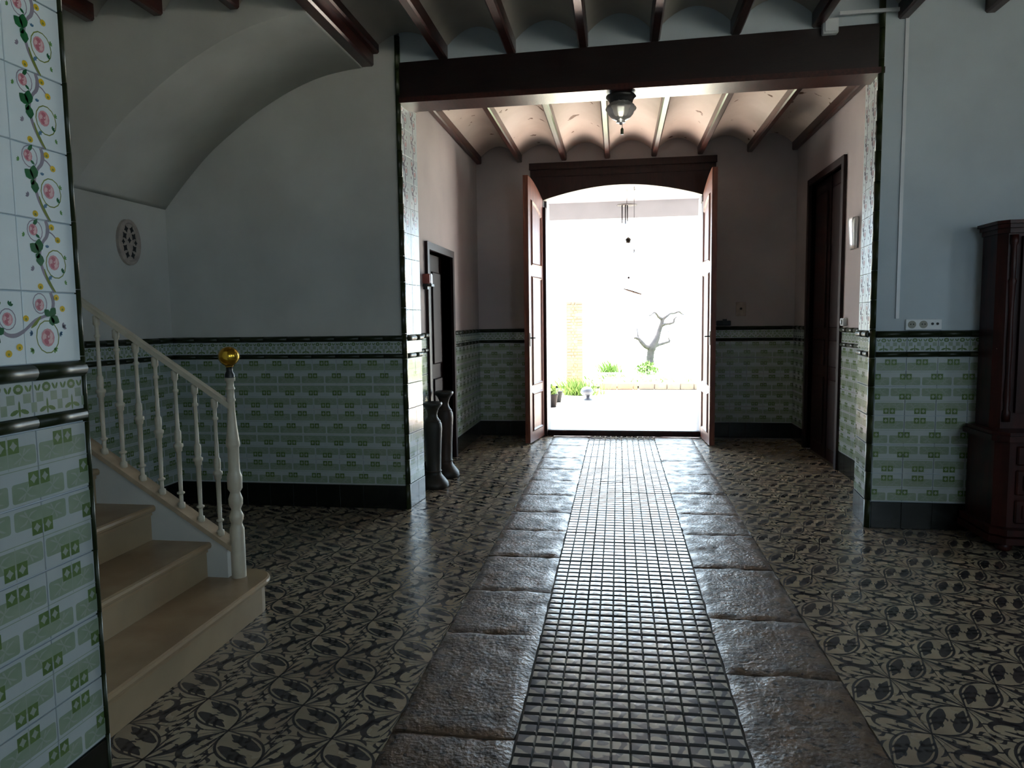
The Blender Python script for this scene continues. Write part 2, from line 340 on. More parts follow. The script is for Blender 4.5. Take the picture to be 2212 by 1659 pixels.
# big beam
m = MB()
m.add([(XL, 5.40, 3.155), (XR, 5.24, 3.115), (XR, 5.46, 3.115), (XL, 5.62, 3.155), (XL, 5.40, 3.445), (XR, 5.24, 3.43), (XR, 5.46, 3.43), (XL, 5.62, 3.445)], [(3,2,1,0),(4,5,6,7),(0,1,5,4),(1,2,6,5),(2,3,7,6),(3,0,4,7)])
beam = solid('main_beam', m, 'beam_wood', 'massive dark wooden beam spanning between the two tiled pillars', 'beam', base=(0, 5.4, 3.13))
m = MB(); m.add([(XL, 5.385, 3.145), (XR, 5.225, 3.105), (XR, 5.475, 3.105), (XL, 5.635, 3.145), (XL, 5.385, 3.185), (XR, 5.225, 3.145), (XR, 5.475, 3.145), (XL, 5.635, 3.185)], [(3,2,1,0),(4,5,6,7),(0,1,5,4),(1,2,6,5),(2,3,7,6),(3,0,4,7)])
part('bottom_moulding', m, 'joist_wood', beam)

# ------------------------------------------------------------------ tile pieces (local: x right as seen, z up, face towards -y)
T = .2; G = .0012
class Flat:                                                     # flat print on the face of a tile
    def __init__(s, mb): s.mb = mb
    def poly(s, pts, m, lay, sc=T):
        y = -.008-.00012*lay
        s.mb.add([(p[0]*sc, y, p[1]*sc) for p in pts], [tuple(range(len(pts)))], m)
    def ell(s, cx, cy, rx, ry, m, lay, n=10, rot=0, sc=T):
        ca, sa = math.cos(rot), math.sin(rot)
        s.poly([(cx+rx*math.cos(t)*ca-ry*math.sin(t)*sa, cy+rx*math.cos(t)*sa+ry*math.sin(t)*ca) for t in (2*math.pi*k/n for k in range(n))], m, lay, sc)
    def stroke(s, pts, w, m, lay, sc=T, n=4):
        P = catmull(pts, n) if len(pts) > 2 else pts
        y = -.008-.00012*lay; vs = []; k = len(P)
        for i, p in enumerate(P):
            a = P[max(i-1, 0)]; b = P[min(i+1, k-1)]; dx, dy = b[0]-a[0], b[1]-a[1]; l = math.hypot(dx, dy) or 1
            if hasattr(w, '__len__'):
                t = i/(k-1)*(len(w)-1); j = min(int(t), len(w)-2); ww = w[j]+(w[j+1]-w[j])*(t-j)
            else: ww = w
            nx, ny = -dy/l*ww/2, dx/l*ww/2
            vs += [((p[0]+nx)*sc, y, (p[1]+ny)*sc), ((p[0]-nx)*sc, y, (p[1]-ny)*sc)]
        s.mb.add(vs, [(2*i, 2*i+1, 2*i+3, 2*i+2) for i in range(k-1)], m)
    def ring(s, cx, cy, rx, ry, w, m, lay, a0=0, a1=6.2832, n=14, sc=T):
        s.stroke([(cx+rx*math.cos(a0+(a1-a0)*k/n), cy+ry*math.sin(a0+(a1-a0)*k/n)) for k in range(n+1)], w, m, lay, sc, n=1)
def blank(w=T, h=T, d=.008, m=0):
    mb = MB(); b = .0015
    x0, x1, z0, z1 = G, w-G, G, h-G
    v = [(x0, 0, z0), (x1, 0, z0), (x1, 0, z1), (x0, 0, z1), (x0, -d+b, z0), (x1, -d+b, z0), (x1, -d+b, z1), (x0, -d+b, z1), (x0+b, -d, z0+b), (x1-b, -d, z0+b), (x1-b, -d, z1-b), (x0+b, -d, z1-b)]
    return mb.add(v, [(0,1,5,4),(1,2,6,5),(2,3,7,6),(3,0,4,7),(4,5,9,8),(5,6,10,9),(6,7,11,10),(7,4,8,11),(8,9,10,11)], m)

def green_tile(flip):
    mb = blank(); F = Flat(mb)
    fy = (lambda y: 1-y) if flip else (lambda y: y)
    def half(x0, x1, yb, sq_side, lay=1):                       # one half block; squares at the side given
        y0, y1 = yb+.05, yb+.32; r = .035
        xo = x0 if sq_side > 0 else x1; xi = x1 if sq_side > 0 else x0
        sg = 1 if sq_side > 0 else -1
        pts = [(xi, y0), (xi, y1), (xo+sg*r, y1), (xo+sg*r*.3, y1-r*.3), (xo, y1-r), (xo, y0+r), (xo+sg*r*.3, y0+r*.3), (xo+sg*r, y0)]
        F.poly([(p[0], fy(p[1])) for p in pts], 1, lay)
        cx, cy = (x0+x1)/2, (y0+y1)/2-.01                       # veins
        for dx, dy in ((.15, .09), (-.15, .09), (.15, -.08), (-.15, -.08), (.05, .12), (-.06, -.11)):
            F.stroke([(cx, fy(cy)), (cx+dx*.5+.02*dy/abs(dy), fy(cy+dy*.75)), (cx+dx, fy(cy+dy))], (.008, .03, .006), 3, lay+1, n=2)
        s0 = xi-sg*.19; s1 = xi-sg*.015                         # dark square
        q0, q1 = yb+.24, yb+.44
        F.poly([(s0, fy(q0)), (s1, fy(q0)), (s1, fy(q1)), (s0, fy(q1))], 2, lay+2)
        mx, my = (s0+s1)/2, (q0+q1)/2
        F.poly([(mx+.062*math.cos(k*math.pi/4)*(1 if k % 2 == 0 else .62), fy(my+.068*math.sin(k*math.pi/4)*(1 if k % 2 == 0 else .62))) for k in range(8)], 3, lay+3)
    half(.03, .5, .5, 1); half(.5, .97, .5, -1)                 # block in the upper half, centred
    half(.53, 1.0, .0, 1); half(0, .47, .0, -1)                 # lower half, shifted by half a tile
    F.stroke([(0, fy(.5)), (1, fy(.5))], .012, 1, 1)
    F.stroke([(.5, fy(.52)), (.5, fy(.98))], .010, 3, 5)
    return mb.mesh('green_tile', ['tile_white', 'tile_green', 'tile_dark_green', 'tile_vein'])
GT = [green_tile(False), green_tile(True)]
def border_tile():
    mb = blank(T, .1); F = Flat(mb)
    for ox in (0, .5):
        c = ox+.25
        F.ell(c, .13, .02, .12, 2, 1, 8); F.ell(c-.085, .09, .075, .032, 2, 1, 8, .35); F.ell(c+.085, .09, .075, .032, 2, 1, 8, -.35)
        F.poly([(c-.2, .2), (c-.07, .2), (c-.07, .33), (c-.2, .33)], 1, 1); F.poly([(c+.07, .2), (c+.2, .2), (c+.2, .33), (c+.07, .33)], 1, 1)
        F.ell(c, .4, .085, .07, 2, 1, 10); F.ell(c, .4, .04, .03, 3, 2, 8)
        for sg in (-1, 1):
            F.ell(c+sg*.14, .40, .022, .055, 2, 1, 8, sg*.5); F.ell(c+sg*.2, .40, .02, .05, 2, 1, 8, -sg*.4)
        F.poly([(ox-.0, .06), (ox+.05, .06), (ox+.05, .2), (ox, .2)], 1, 1); F.poly([(ox+.45, .06), (ox+.5, .06), (ox+.5, .2), (ox+.45, .2)], 1, 1)
    return mb.mesh('border_tile', ['tile_white', 'tile_green', 'tile_dark_green', 'tile_vein'])
BT = border_tile()
def moulding(h, d):
    mb = MB(); n = 6; prof = [(-.001, 0)]+[(-.006-d*math.sin(math.pi*k/n), h*(.5-.5*math.cos(math.pi*k/n))) for k in range(n+1)]+[(-.001, h)]
    mb.prism([(p[0], p[1]) for p in prof], 'x', G*.6, T-G*.6, smooth=True)
    return mb.mesh('moulding_tile', 'green_glaze')
MT, ML = moulding(.046, .026), moulding(.036, .016)
BASE = blank(T, .19, .012).mesh('skirting_tile', 'base_tile')
def bead_mesh(r):
    mb = MB(); n = 5
    prof = [(0, 0)]+[(r*math.cos(math.pi/2*k/n+math.pi), r*math.sin(math.pi/2*k/n+math.pi)) for k in range(n+1)]
    mb.prism(prof, 'z', G, T-G, smooth=True)
    return mb.mesh('corner_bead', 'green_glaze')

# --- rose garland tiles
RM = ['rose_white', 'rose_pink', 'rose_deep', 'rose_pale', 'leaf_dark', 'leaf_light', 'stem_grey', 'flower_yellow', 'leaf_blue', 'stem_green']
def rose(F, x, y, r, l=4):
    F.ell(x, y, r, r*1.08, 1, l, 12)
    for k in range(5):
        a = k*1.257+.4; F.ell(x+r*.5*math.cos(a), y+r*.55*math.sin(a), r*.42, r*.3, (3, 2)[k % 2], l+1+k % 2, 8, a+1.2)
    F.ell(x, y+r*.05, r*.3, r*.32, 2, l+4, 8); F.ell(x+r*.07, y+r*.1, r*.14, r*.16, 3, l+5, 6)
def leaf(F, x, y, l, a, m=4, w=.42, lay=3):
    c, s_ = math.cos(a), math.sin(a); P = []
    for t, q in ((0, 0), (.3, w*.8), (.6, w), (.85, w*.5), (1, 0), (.85, -w*.5), (.6, -w), (.3, -w*.8)):
        P.append((x+l*(t*c-q*.5*s_), y+l*(t*s_+q*.5*c)))
    F.poly(P, m, lay)
def sprig(F, x, y, a, s_=.05, m=5):
    for da in (-.7, 0, .7): leaf(F, x, y, s_, a+da, m, .55)
def garland(F):
    F.stroke([(.5, 1), (.53, .9), (.5, .78), (.42, .68), (.36, .5), (.4, .3), (.5, .12), (.58, 0)], (.05, .07, .05, .035, .05, .06, .05), 6, 1)
    F.stroke([(.42, .32), (.46, .2), (.53, .08), (.6, .0)], (.015, .05, .02), 9, 2)
    F.ring(.3, .84, .13, .145, .014, 6, 2); F.ring(.64, .4, .18, .2, .016, 9, 2)
    rose(F, .27, .85, .075); rose(F, .6, .42, .1)
    leaf(F, .27, .9, .14, .9); leaf(F, .3, .8, .1, -.6)
    for a, l in ((2.5, .19), (1.5, .2), (-1.5, .19), (-2.2, .1)): leaf(F, .35, .54, l, a, 4, .75, 4)
    for x, y in ((.6, .92), (.7, .75), (.33, .07)): F.ell(x, y, .05, .045, 7, 5, 9); F.ell(x, y-.01, .02, .018, 9, 6, 6)
    F.stroke([(.5, .86), (.6, .83), (.68, .76)], .02, 6, 2); F.stroke([(.52, .9), (.57, .92)], .02, 6, 2)
    sprig(F, .12, .76, 2.8); sprig(F, .8, .5, .4); sprig(F, .78, .14, .3); sprig(F, .24, .3, 2.6, .06, 6); sprig(F, .5, .62, 1.6, .05, 8); sprig(F, .5, .22, -.8, .06, 8); sprig(F, .74, .3, .6, .06, 4)
def rose_tile(kind):
    mb = blank(); F = Flat(mb)
    if kind == 'garland': garland(F)
    elif kind == 'corner':
        F.stroke([(.5, 1), (.54, .85), (.48, .7), (.36, .66), (.2, .6), (0, .46)], (.05, .06, .05, .04, .05, .04), 6, 1)
        F.ring(.3, .84, .12, .14, .014, 6, 2); rose(F, .29, .82, .08); rose(F, .4, .36, .12); F.ring(.4, .37, .2, .23, .016, 9, 2)
        for a, l in ((.9, .16), (2.4, .14), (-.5, .18), (-1.3, .14)): leaf(F, .47, .66, l, a, 4, .75, 4)
        for x, y in ((.6, .93), (.7, .77), (.04, .63)): F.ell(x, y, .05, .045, 7, 5, 9); F.ell(x, y-.01, .02, .018, 9, 6, 6)
        sprig(F, .68, .5, .5, .08, 6); sprig(F, .14, .2, 3.6, .07); sprig(F, .5, .2, -.7, .07); sprig(F, .14, .42, 2.9, .06, 8); sprig(F, .62, .42, -.5, .06, 8)
        F.stroke([(.12, .5), (.2, .56), (.3, .66)], (.015, .05, .02), 9, 2)
    elif kind == 'run':
        F.stroke([(1, .46), (.85, .4), (.7, .42), (.55, .55), (.35, .6), (.15, .5), (0, .46)], (.05, .06, .045, .05, .05, .04), 6, 1)
        F.ring(.74, .62, .13, .14, .014, 6, 2); rose(F, .74, .62, .085); rose(F, .3, .4, .11); F.ring(.3, .4, .18, .2, .016, 9, 2)
        for a, l in ((.6, .14), (2.6, .16), (-1.7, .16)): leaf(F, .56, .42, l, a, 4, .75, 4)
        for x, y in ((.72, .16), (.9, .24), (.1, .75)): F.ell(x, y, .055, .05, 7, 5, 9); F.ell(x, y-.01, .02, .018, 9, 6, 6)
        sprig(F, .6, .8, 1.4, .07); sprig(F, .78, .8, 1.0, .07, 4); sprig(F, .5, .2, -1.2, .06, 8)
    elif kind == 'scroll':
        F.stroke([(.5, 1), (.55, .85), (.42, .7), (.4, .5), (.52, .3), (.5, .12), (.5, 0)], (.05, .08, .06, .08, .06, .08, .05), 6, 1)
        F.ring(.3, .8, .13, .14, .03, 6, 2); F.ring(.64, .42, .16, .17, .03, 6, 2); F.ell(.3, .8, .07, .08, 3, 3); F.ell(.64, .42, .09, .1, 3, 3)
        for a, l in ((2.5, .19), (-1.5, .18), (.4, .12)): leaf(F, .38, .56, l, a, 6, .75, 4)
        sprig(F, .74, .7, .6, .09, 6); sprig(F, .24, .26, 3.6, .09, 6)
    elif kind == 'bouquet':
        rose(F, .16, .5, .1); rose(F, .08, .2, .08); F.ring(.14, .5, .17, .2, .014, 6, 2)
        for a, l in ((1.0, .16), (-.8, .2), (.2, .16)): leaf(F, .22, .34, l, a, 4, .7, 4)
        sprig(F, .34, .72, .8, .08); sprig(F, .3, .2, -.4, .07); F.ell(.1, .82, .05, .05, 7, 5, 9)
    return mb.mesh('rose_tile', RM)
RT = {k: rose_tile(k) for k in ('garland', 'corner', 'run', 'bouquet', 'scroll', 'plain')}

def frame_at(x, y, n, z=0):                                     # local frame on a wall whose outward normal is n
    u = Vector((-n[1], n[0], 0)); inw = Vector((-n[0], -n[1], 0))
    return Matrix(((u.x, inw.x, 0, x), (u.y, inw.y, 0, y), (0, 0, 1, z), (0, 0, 0, 1)))
def dado(parent, x, y, n, width, phase=0, gaps=(), start=0):
    M = frame_at(x, y, n); u = start; k = 0
    while u < width-.03:
        w = min(T, width-u)
        for a, b in gaps:
            if u < a < u+w: w = a-u
            if a-1e-6 <= u < b: w = -b
        if w < 0: u = -w; continue
        if w > .02:
            sx = w/T
            def put(nm, me, z):
                inst(nm, me, parent, M @ Matrix.Translation((u, 0, z)) @ Matrix.Diagonal((sx, 1, 1, 1)))
            put('skirting_tile', BASE, 0)
            for r in range(5): put('wall_tile', GT[(r+phase) % 2], .1925+r*.2025)
            put('moulding_tile', ML, 1.2055); put('border_tile', BT, 1.241); put('moulding_tile', MT, 1.340)
        u += w; k += 1

NL, NR = (.9953, -.0968), (-.9950, .0998)                      # the two pillar ends are slightly out of square
dado(wall_stair_pillar, -1.613, .75, (1, 0), 1.185)
dado(wall_back_left, -3.62, YLW, (0, -1), 1.96, start=.0)
dado(wall_left, -3.63, 3.4, (1, 0), 2.0)
dado(wall_back_left, -1.662, YLW+.02, NL, .35)
dado(wall_passage_left, CLX, YLW+.37, (1, 0), YF-YLW-.37, gaps=((DLY0-.07-YLW-.37, DLY1+.07-YLW-.37),))
dado(wall_end, CLX, YF, (0, -1), 3.9, gaps=((.70, 2.955),))
dado(wall_passage_right, CRX, YF, (-1, 0), YF-YRW-.4, gaps=((YF-DRY1-.07, YF-DRY0+.07),))
dado(wall_back_right, 1.775, YRW+.385, NR, .365)
dado(wall_back_right, 1.760, YRW, (0, -1), 1.0)
# rose tiles above the dado on the pillar ends
M = frame_at(-1.613, .75, (1, 0))
for c in range(6):
    for r in range(11):
        u = 1.185-T*(c+1); k = 'plain'
        if c == 0: k = 'corner' if r == 0 else 'garland'
        elif r == 0: k = 'run'
        elif c == 1 and r in (1, 2): k = 'bouquet'
        if u > -.05: inst('rose_tile', RT[k], wall_stair_pillar, M @ Matrix.Translation((u, 0, 1.387+r*.2015)))
for par, x, y, n, w in ((wall_back_left, -1.662, YLW+.02, NL, .35), (wall_back_right, 1.775, YRW+.385, NR, .365)):
    M = frame_at(x, y, n)
    for c in range(2):
        for r in range(9):
            h = min(.2, 3.165-1.387-r*.2)
            if h > .02: inst('rose_tile', RT['scroll'], par, M @ Matrix.Translation((c*w/2, 0, 1.387+r*.2)) @ Matrix.Diagonal((w/2/T, 1, h/T, 1)))
    cap = MB().box(0, w, -.012, 0, 0, .007); cap.v = [tuple(M @ Vector((v[0], v[1], v[2]+3.165))) for v in cap.v]; part('tile_cap', cap, 'white_plastic', par)
# corner beads (quarter rounds) in 20 cm lengths
B1, B2 = bead_mesh(.02), bead_mesh(.032)
def beads(parent, x, y, ang, z0, z1, me):
    k = 0; z = z0
    while z < z1-.01:
        h = min(T, z1-z)
        inst('corner_bead', me, parent, Matrix.Translation((x, y, z)) @ Matrix.Rotation(ang, 4, 'Z') @ Matrix.Diagonal((1, 1, h/T, 1)))
        z += T; k += 1
beads(wall_back_left, -1.668, YLW+.014, math.pi/2, 0, 3.64, B2)
beads(wall_back_right, 1.752, YRW+.014, 0, 0, 3.7, B2)
beads(wall_stair_pillar, -1.617, 1.936, math.pi, 0, 3.7, B1)

# ------------------------------------------------------------------ floor tiles
def tdiag(s_, t): return ((s_-t)*.70711, (s_+t)*.70711)
class FlatF(Flat):
    def poly(s, pts, m, lay, sc=T):
        z = .00012*lay; s.mb.add([(p[0]*sc, p[1]*sc, z) for p in pts], [tuple(range(len(pts)))], m)
    def stroke(s, pts, w, m, lay, sc=T, n=4):
        o = len(s.mb.v); Flat.stroke(s, pts, w, m, lay, sc, n)
        for i in range(o, len(s.mb.v)):
            v = s.mb.v[i]; s.mb.v[i] = (v[0], v[2], .00012*lay)
def floor_blank():
    mb = MB(); a, b = .0007, T-.0007
    return mb.add([(a, a, -.02), (b, a, -.02), (b, b, -.02), (a, b, -.02), (a, a, 0), (b, a, 0), (b, b, 0), (a, b, 0)], [(4,5,6,7),(0,1,5,4),(1,2,6,5),(2,3,7,6),(3,0,4,7)])
D2 = 1.41421
def halves():                                                   # the print is symmetric under a half turn
    return (lambda p: tdiag(p[0], p[1])), (lambda p: tdiag(D2-p[0], -p[1]))
def tile_A():                                                   # ring with two acanthus leaves along the diagonal between nodes
    mb = floor_blank(); F = FlatF(mb)
    for q in halves():
        st = lambda pts, w, n=4: F.stroke([q(p) for p in pts], w, 1, 1, n=n)
        st(((0, 0), (.22, .13), (.50, .29), (.80, .36), (1.06, .32), (1.28, .17), (D2, 0)), (.025, .04, .05, .05, .05, .04, .025))
        st(((1.00, .27), (.80, .20), (.58, .15), (.36, .07), (.16, .02)), (.06, .20, .22, .14, .01))
        st(((.62, .16), (.52, .24), (.44, .235)), (.10, .06, .01)); st(((.46, .10), (.34, .155), (.26, .14)), (.08, .05, .01))
        st(((.52, .10), (.44, .01), (.36, -.02)), (.10, .06, .01)); st(((.72, .14), (.70, .04), (.64, .00)), (.10, .05, .01))
        st(((.86, .335), (.86, .44), (.78, .56), (.70, .69)), (.03, .05, .045, .015))
        st(((.84, .46), (.94, .53), (.93, .60)), (.05, .07, .01)); st(((.80, .54), (.68, .52), (.62, .57)), (.05, .07, .01))
        st(((.02, 0), (.26, .30), (.56, .56)), (.025, .02, .014)); st(((.30, .34), (.46, .42), (.60, .40)), (.012, .07, .01))
        st(((D2-.02, 0), (1.20, .27), (.98, .50)), (.02, .016, .012))
    return mb
def tile_B():                                                   # scrolls with hooked ends, slender leaves, heart petals
    mb = floor_blank(); F = FlatF(mb)
    for q in halves():
        st = lambda pts, w, n=4: F.stroke([q(p) for p in pts], w, 1, 1, n=n)
        st(((0, 0), (.20, -.02), (.44, -.03), (.68, .01), (.85, .13), (.89, .30), (.80, .45)), (.02, .06, .15, .14, .13, .10, .03))
        st(((.50, .00), (.56, .09), (.54, .14)), (.13, .06, .01)); st(((.36, -.02), (.34, .08), (.28, .10)), (.09, .05, .01))
        st(((.88, .27), (.98, .34), (1.00, .40)), (.06, .05, .01)); st(((.80, .44), (.72, .46), (.68, .43)), (.05, .06, .01))
        st(((.10, .06), (.28, .16), (.48, .25), (.66, .31)), (.008, .06, .08, .01)); st(((.38, .20), (.42, .29)), (.05, .008)); st(((.46, .24), (.52, .18)), (.05, .008))
        st(((0, 0), (.24, .22), (.48, .40), (.70, .50)), (.025, .02, .03, .014)); st(((.46, .38), (.50, .50), (.60, .56)), (.02, .06, .01))
        st(((.06, -.03), (.34, -.16), (.62, -.27)), (.016, .012, .01))
        st(((.60, .60), (.70, .64), (.80, .60)), (.02, .10, .02)); st(((.70, .68), (.71, .57)), (.06, .02))
    return mb
TA, TB = tile_A(), tile_B()
MA, MBm = TA.mesh('floor_tile', ['floor_cream', 'floor_dark']), TB.mesh('floor_tile', ['floor_cream', 'floor_dark'])
R90 = Matrix.Translation((T, 0, 0)) @ Matrix.Rotation(math.pi/2, 4, 'Z')
cells = []
def cell_ok(x, y):
    cx, cy = x+.1, y+.1
    if y > 9.0: return False
    if cx < 0:
        if x < -3.63: return False
        if cy > 5.5 and cx < CLX: return False
        if cy < 2.0 and cx < -1.65: return False
        if cy < 3.3 and cx < -1.95: return False
        return True
    if cy > 5.4 and cx > CRX: return False
    return cx < 4.4
GX = [(-1.02, 2.315, range(-14, 1)), (1.11, 2.615, range(-1, 17))]
inv = cam.matrix_world.inverted()
def in_view(x, y, pad=.25):
    p = inv @ Vector((x, y, 0)); d = -p.z
    return d > .3 and abs(p.x/d) < (1106+120)/F_PX and abs(p.y/d) < (829.5+120)/F_PX, d
for gx, gy, rng in GX:
    for i in rng:
        for j in range(-26, 36):
            x, y = gx+i*T, gy+j*T
            if y < -2.9 or not cell_ok(x, y): continue
            vis, d = in_view(x+.1, y+.1)
            cells.append((0 if vis else 1, d, x, y, (i+j) % 2, ((i+j) % 2) ^ (1 if gx < 0 else 0)))
cells.sort()
near, far = cells[:300], cells[300:]
def cell_M(x, y, par): return Matrix.Translation((x, y, 0)) @ (R90 if par else Matrix.Identity(4))
for _, d, x, y, par, lf in near: inst('floor_tile', MBm if lf else MA, floor, cell_M(x, y, par))
m = MB()
for v_, d, x, y, par, lf in far:
    src = TB if lf else TA; M = cell_M(x, y, par); o = len(m.v)
    m.v += [tuple(M @ Vector(v)) for v in src.v]; m.f += [tuple(i+o for i in f) for f in src.f]; m.m += src.m; m.sm += src.sm
part('floor_tile_field', m, ['floor_cream', 'floor_dark'], floor, kind='stuff')

# studded path tiles
def path_tile():
    mb = MB(); a = .001; mb.box(a, T-a, a, T-a, -.02, -.006, 0)
    p = T/3
    for i in range(3):
        for j in range(3):
            x0, x1, y0, y1 = i*p+.0012, (i+1)*p-.0012, j*p+.0042, (j+1)*p-.0042; b = .0035; by = .0065
            vs = [(x0, y0, -.006), (x1, y0, -.006), (x1, y1, -.006), (x0, y1, -.006), (x0+b, y0+by, .003), (x1-b, y0+by, .003), (x1-b, y1-by, .0024), (x0+b, y1-by, .0024), ((x0+x1)/2, (y0+y1)/2, .0034)]
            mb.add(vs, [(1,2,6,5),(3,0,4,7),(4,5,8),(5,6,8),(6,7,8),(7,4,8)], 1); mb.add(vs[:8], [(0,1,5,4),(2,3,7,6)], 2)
    return mb.mesh('path_tile', ['path_joint', 'path_stud', 'stud_slope_shade'])
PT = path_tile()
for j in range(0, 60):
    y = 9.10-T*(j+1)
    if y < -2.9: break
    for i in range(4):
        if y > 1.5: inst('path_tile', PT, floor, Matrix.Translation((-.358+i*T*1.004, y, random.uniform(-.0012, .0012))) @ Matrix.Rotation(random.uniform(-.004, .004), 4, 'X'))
m = MB()
for j in range(37, 60):
    y = 9.10-T*(j+1)
    if y > 1.5 or y < -2.9: continue
    m.box(-.358, .445, y, y+T-.002, -.02, .002)
part('path_tiles_behind', m, 'path_stud', floor, kind='stuff')

# worn stone slabs on both sides of the path
def slab(x0, x1, y0, y1, seed):
    nx = 16; ny = max(8, int((y1-y0)/.03)); g = .003
    vs = []; fs = []
    for j in range(ny+1):
        for i in range(nx+1):
            u, v = i/nx, j/ny; x = x0+g+(x1-x0-2*g)*u; y = y0+g+(y1-y0-2*g)*v
            e = min(u*(x1-x0), (1-u)*(x1-x0), v*(y1-y0), (1-v)*(y1-y0))
            P = Vector((x*6+seed*7.3, y*6, 0)); n1 = noise.fractal(P, .8, 2.1, 4); n2 = noise.noise(Vector((x*22, y*22, seed)))
            if i in (0, nx): x += .008*noise.noise(Vector((seed, y*9, 3)))
            if j in (0, ny): y += .010*noise.noise(Vector((x*8, seed, 5)))
            z = .002+.0035*math.sin(seed*2.3)*.6+.0045*n1+.003*n2-.007*max(0, 1-e/.011)**1.2*(1+.7*noise.noise(Vector((x*11, y*11, 9))))
            pit = noise.noise(Vector((x*30+3, y*30, seed))); z -= .022*max(0, pit-.36)
            vs.append((x, y, z))
    for j in range(ny):
        for i in range(nx):
            a = j*(nx+1)+i; fs.append((a, a+1, a+nx+2, a+nx+1))
    m = MB(); m.add(vs, fs, 0, True)
    ring = [i for i in range(nx+1)]+[j*(nx+1)+nx for j in range(1, ny+1)]+[ny*(nx+1)+i for i in range(nx-1, -1, -1)]+[j*(nx+1) for j in range(ny-1, 0, -1)]
    rv = [vs[k] for k in ring]; q = len(rv)
    m.add(rv+[(p[0], p[1], -.05) for p in rv], [(k, q+k, q+(k+1) % q, (k+1) % q) for k in range(q)])
    part('paving_slab', m, 'slab_stone', floor)
YLs = [-2.9, -1.6, -.5, .5, 1.45, 2.40, 3.24, 3.79, 4.37, 4.93, 5.43, 5.97, 6.52, 7.04, 7.62, 8.40, 9.10]
YRs = [-2.9, -1.6, -.4, .8, 1.9, 2.98, 3.55, 4.29, 4.95, 5.48, 6.12, 6.89, 7.55, 8.56, 9.10]
for k, (a, b) in enumerate(zip(YLs[:-1], YLs[1:])): slab(-.82, -.362, a, b, k+1)
for k, (a, b) in enumerate(zip(YRs[:-1], YRs[1:])): slab(.449, .91, a, b, k+40)

# ------------------------------------------------------------------ garden door
door_1 = thing('door_1', (.05, YF, 0), 'tall arched wooden double door standing open onto the garden', 'door', kind='structure')
def prism_y(pts, y0, y1): return MB().prism(pts, 'y', y0, y1)
arch = [(-.93+1.94*k/20, 2.985+.158*math.sin(math.pi*k/20)**.9) for k in range(21)]
part('lintel', prism_y([(-1.09, 2.9), (-1.09, 3.43), (1.17, 3.43), (1.17, 2.9), (1.01, 2.9)]+arch[::-1]+[(-.93, 2.9)], YF-.05, YF+.10), 'dark_door_wood', door_1)
part('lintel_moulding', MB().box(-1.10, 1.18, YF-.07, YF-.045, 3.36, 3.44).box(-1.02, 1.10, YF-.062, YF-.045, 3.27, 3.30), 'dark_door_wood', door_1)
part('jamb', MB().box(-1.09, -.90, YF-.05, YF+.10, 0, 2.9), 'dark_door_wood', door_1)
part('jamb', MB().box(1.02, 1.17, YF-.05, YF+.10, 0, 2.9), 'dark_door_wood', door_1)
part('threshold', MB().bbox(-.90, 1.02, YF-.01, YF+.10, 0, .075, .012), 'dark_door_wood', door_1)
m = MB().box(-1.0, -.90, YF+.1, YF+.45, -.02, 3.0).box(1.02, 1.09, YF+.1, YF+.45, -.02, 3.0)
part('reveal', m, 'porch_white', door_1)
def leaf_door(sg, xh, xfree):                                   # swung into the passage; xh / xfree: face at the hinge / free edge
    y0, y1 = 8.425, 9.045; th = .06; x = 0
    xa, xb = (-th, 0) if sg > 0 else (0, th)
    def swing(m):
        m.v = [(v[0]+xh+(xfree-xh)*(y1-v[1])/(y1-y0), v[1], v[2]) for v in m.v]; return m
    top = lambda y: 3.18-.19*((y-y0)/(y1-y0))**1.6
    ys = [y0+(y1-y0)*k/8 for k in range(9)]
    o = part('door_leaf', swing(MB().prism([(y0, .015), (y1, .015)]+[(y, top(y)) for y in ys[::-1]], 'x', xa, xb)), 'door_wood', door_1)
    xf = 0
    for z0, z1, arc in ((.14, .62, 0), (.70, 2.02, 0), (2.14, 2.92, 1)):
        a, b = y0+.10, y1-.09
        zt = (lambda y: z1-(.14*((y-a)/(b-a))**1.6 if arc else 0))
        outer = [(a, z0), (b, z0)]+[(a+(b-a)*k/6, zt(a+(b-a)*k/6)) for k in range(6, -1, -1)]
        t = .018
        m = MB(); d = .016*sg; n = len(outer); cy, cz = (a+b)/2, (z0+z1)/2
        inn = [(p[0]+(t*2 if p[0] < cy-.2 else (-t*2 if p[0] > cy+.2 else 0)), p[1]+(t*2 if p[1] < cz else -t*2)) for p in outer]
        mid = [((p[0]+q[0])/2, (p[1]+q[1])/2) for p, q in zip(outer, inn)]
        vs = [(xf, p[0], p[1]) for p in outer]+[(xf+d, p[0], p[1]) for p in mid]+[(xf, p[0], p[1]) for p in inn]
        m.add(vs, [(k, (k+1) % n, n+(k+1) % n, n+k) for k in range(n)]+[(n+k, n+(k+1) % n, 2*n+(k+1) % n, 2*n+k) for k in range(n)])
        part('panel_moulding', swing(m), 'door_wood', o)
    m = MB().box(min(xf, xf+.006*sg), max(xf, xf+.006*sg), y0+.02, y0+.06, 1.18, 1.34).tube([(xf, y0+.04, 1.28), (xf+.05*sg, y0+.04, 1.28), (xf+.05*sg, y0+.12, 1.275)], .008, 6)
    part('door_handle', swing(m), 'black_iron', o)
leaf_door(1, -.935, -1.042); leaf_door(-1, 1.02, 1.048)

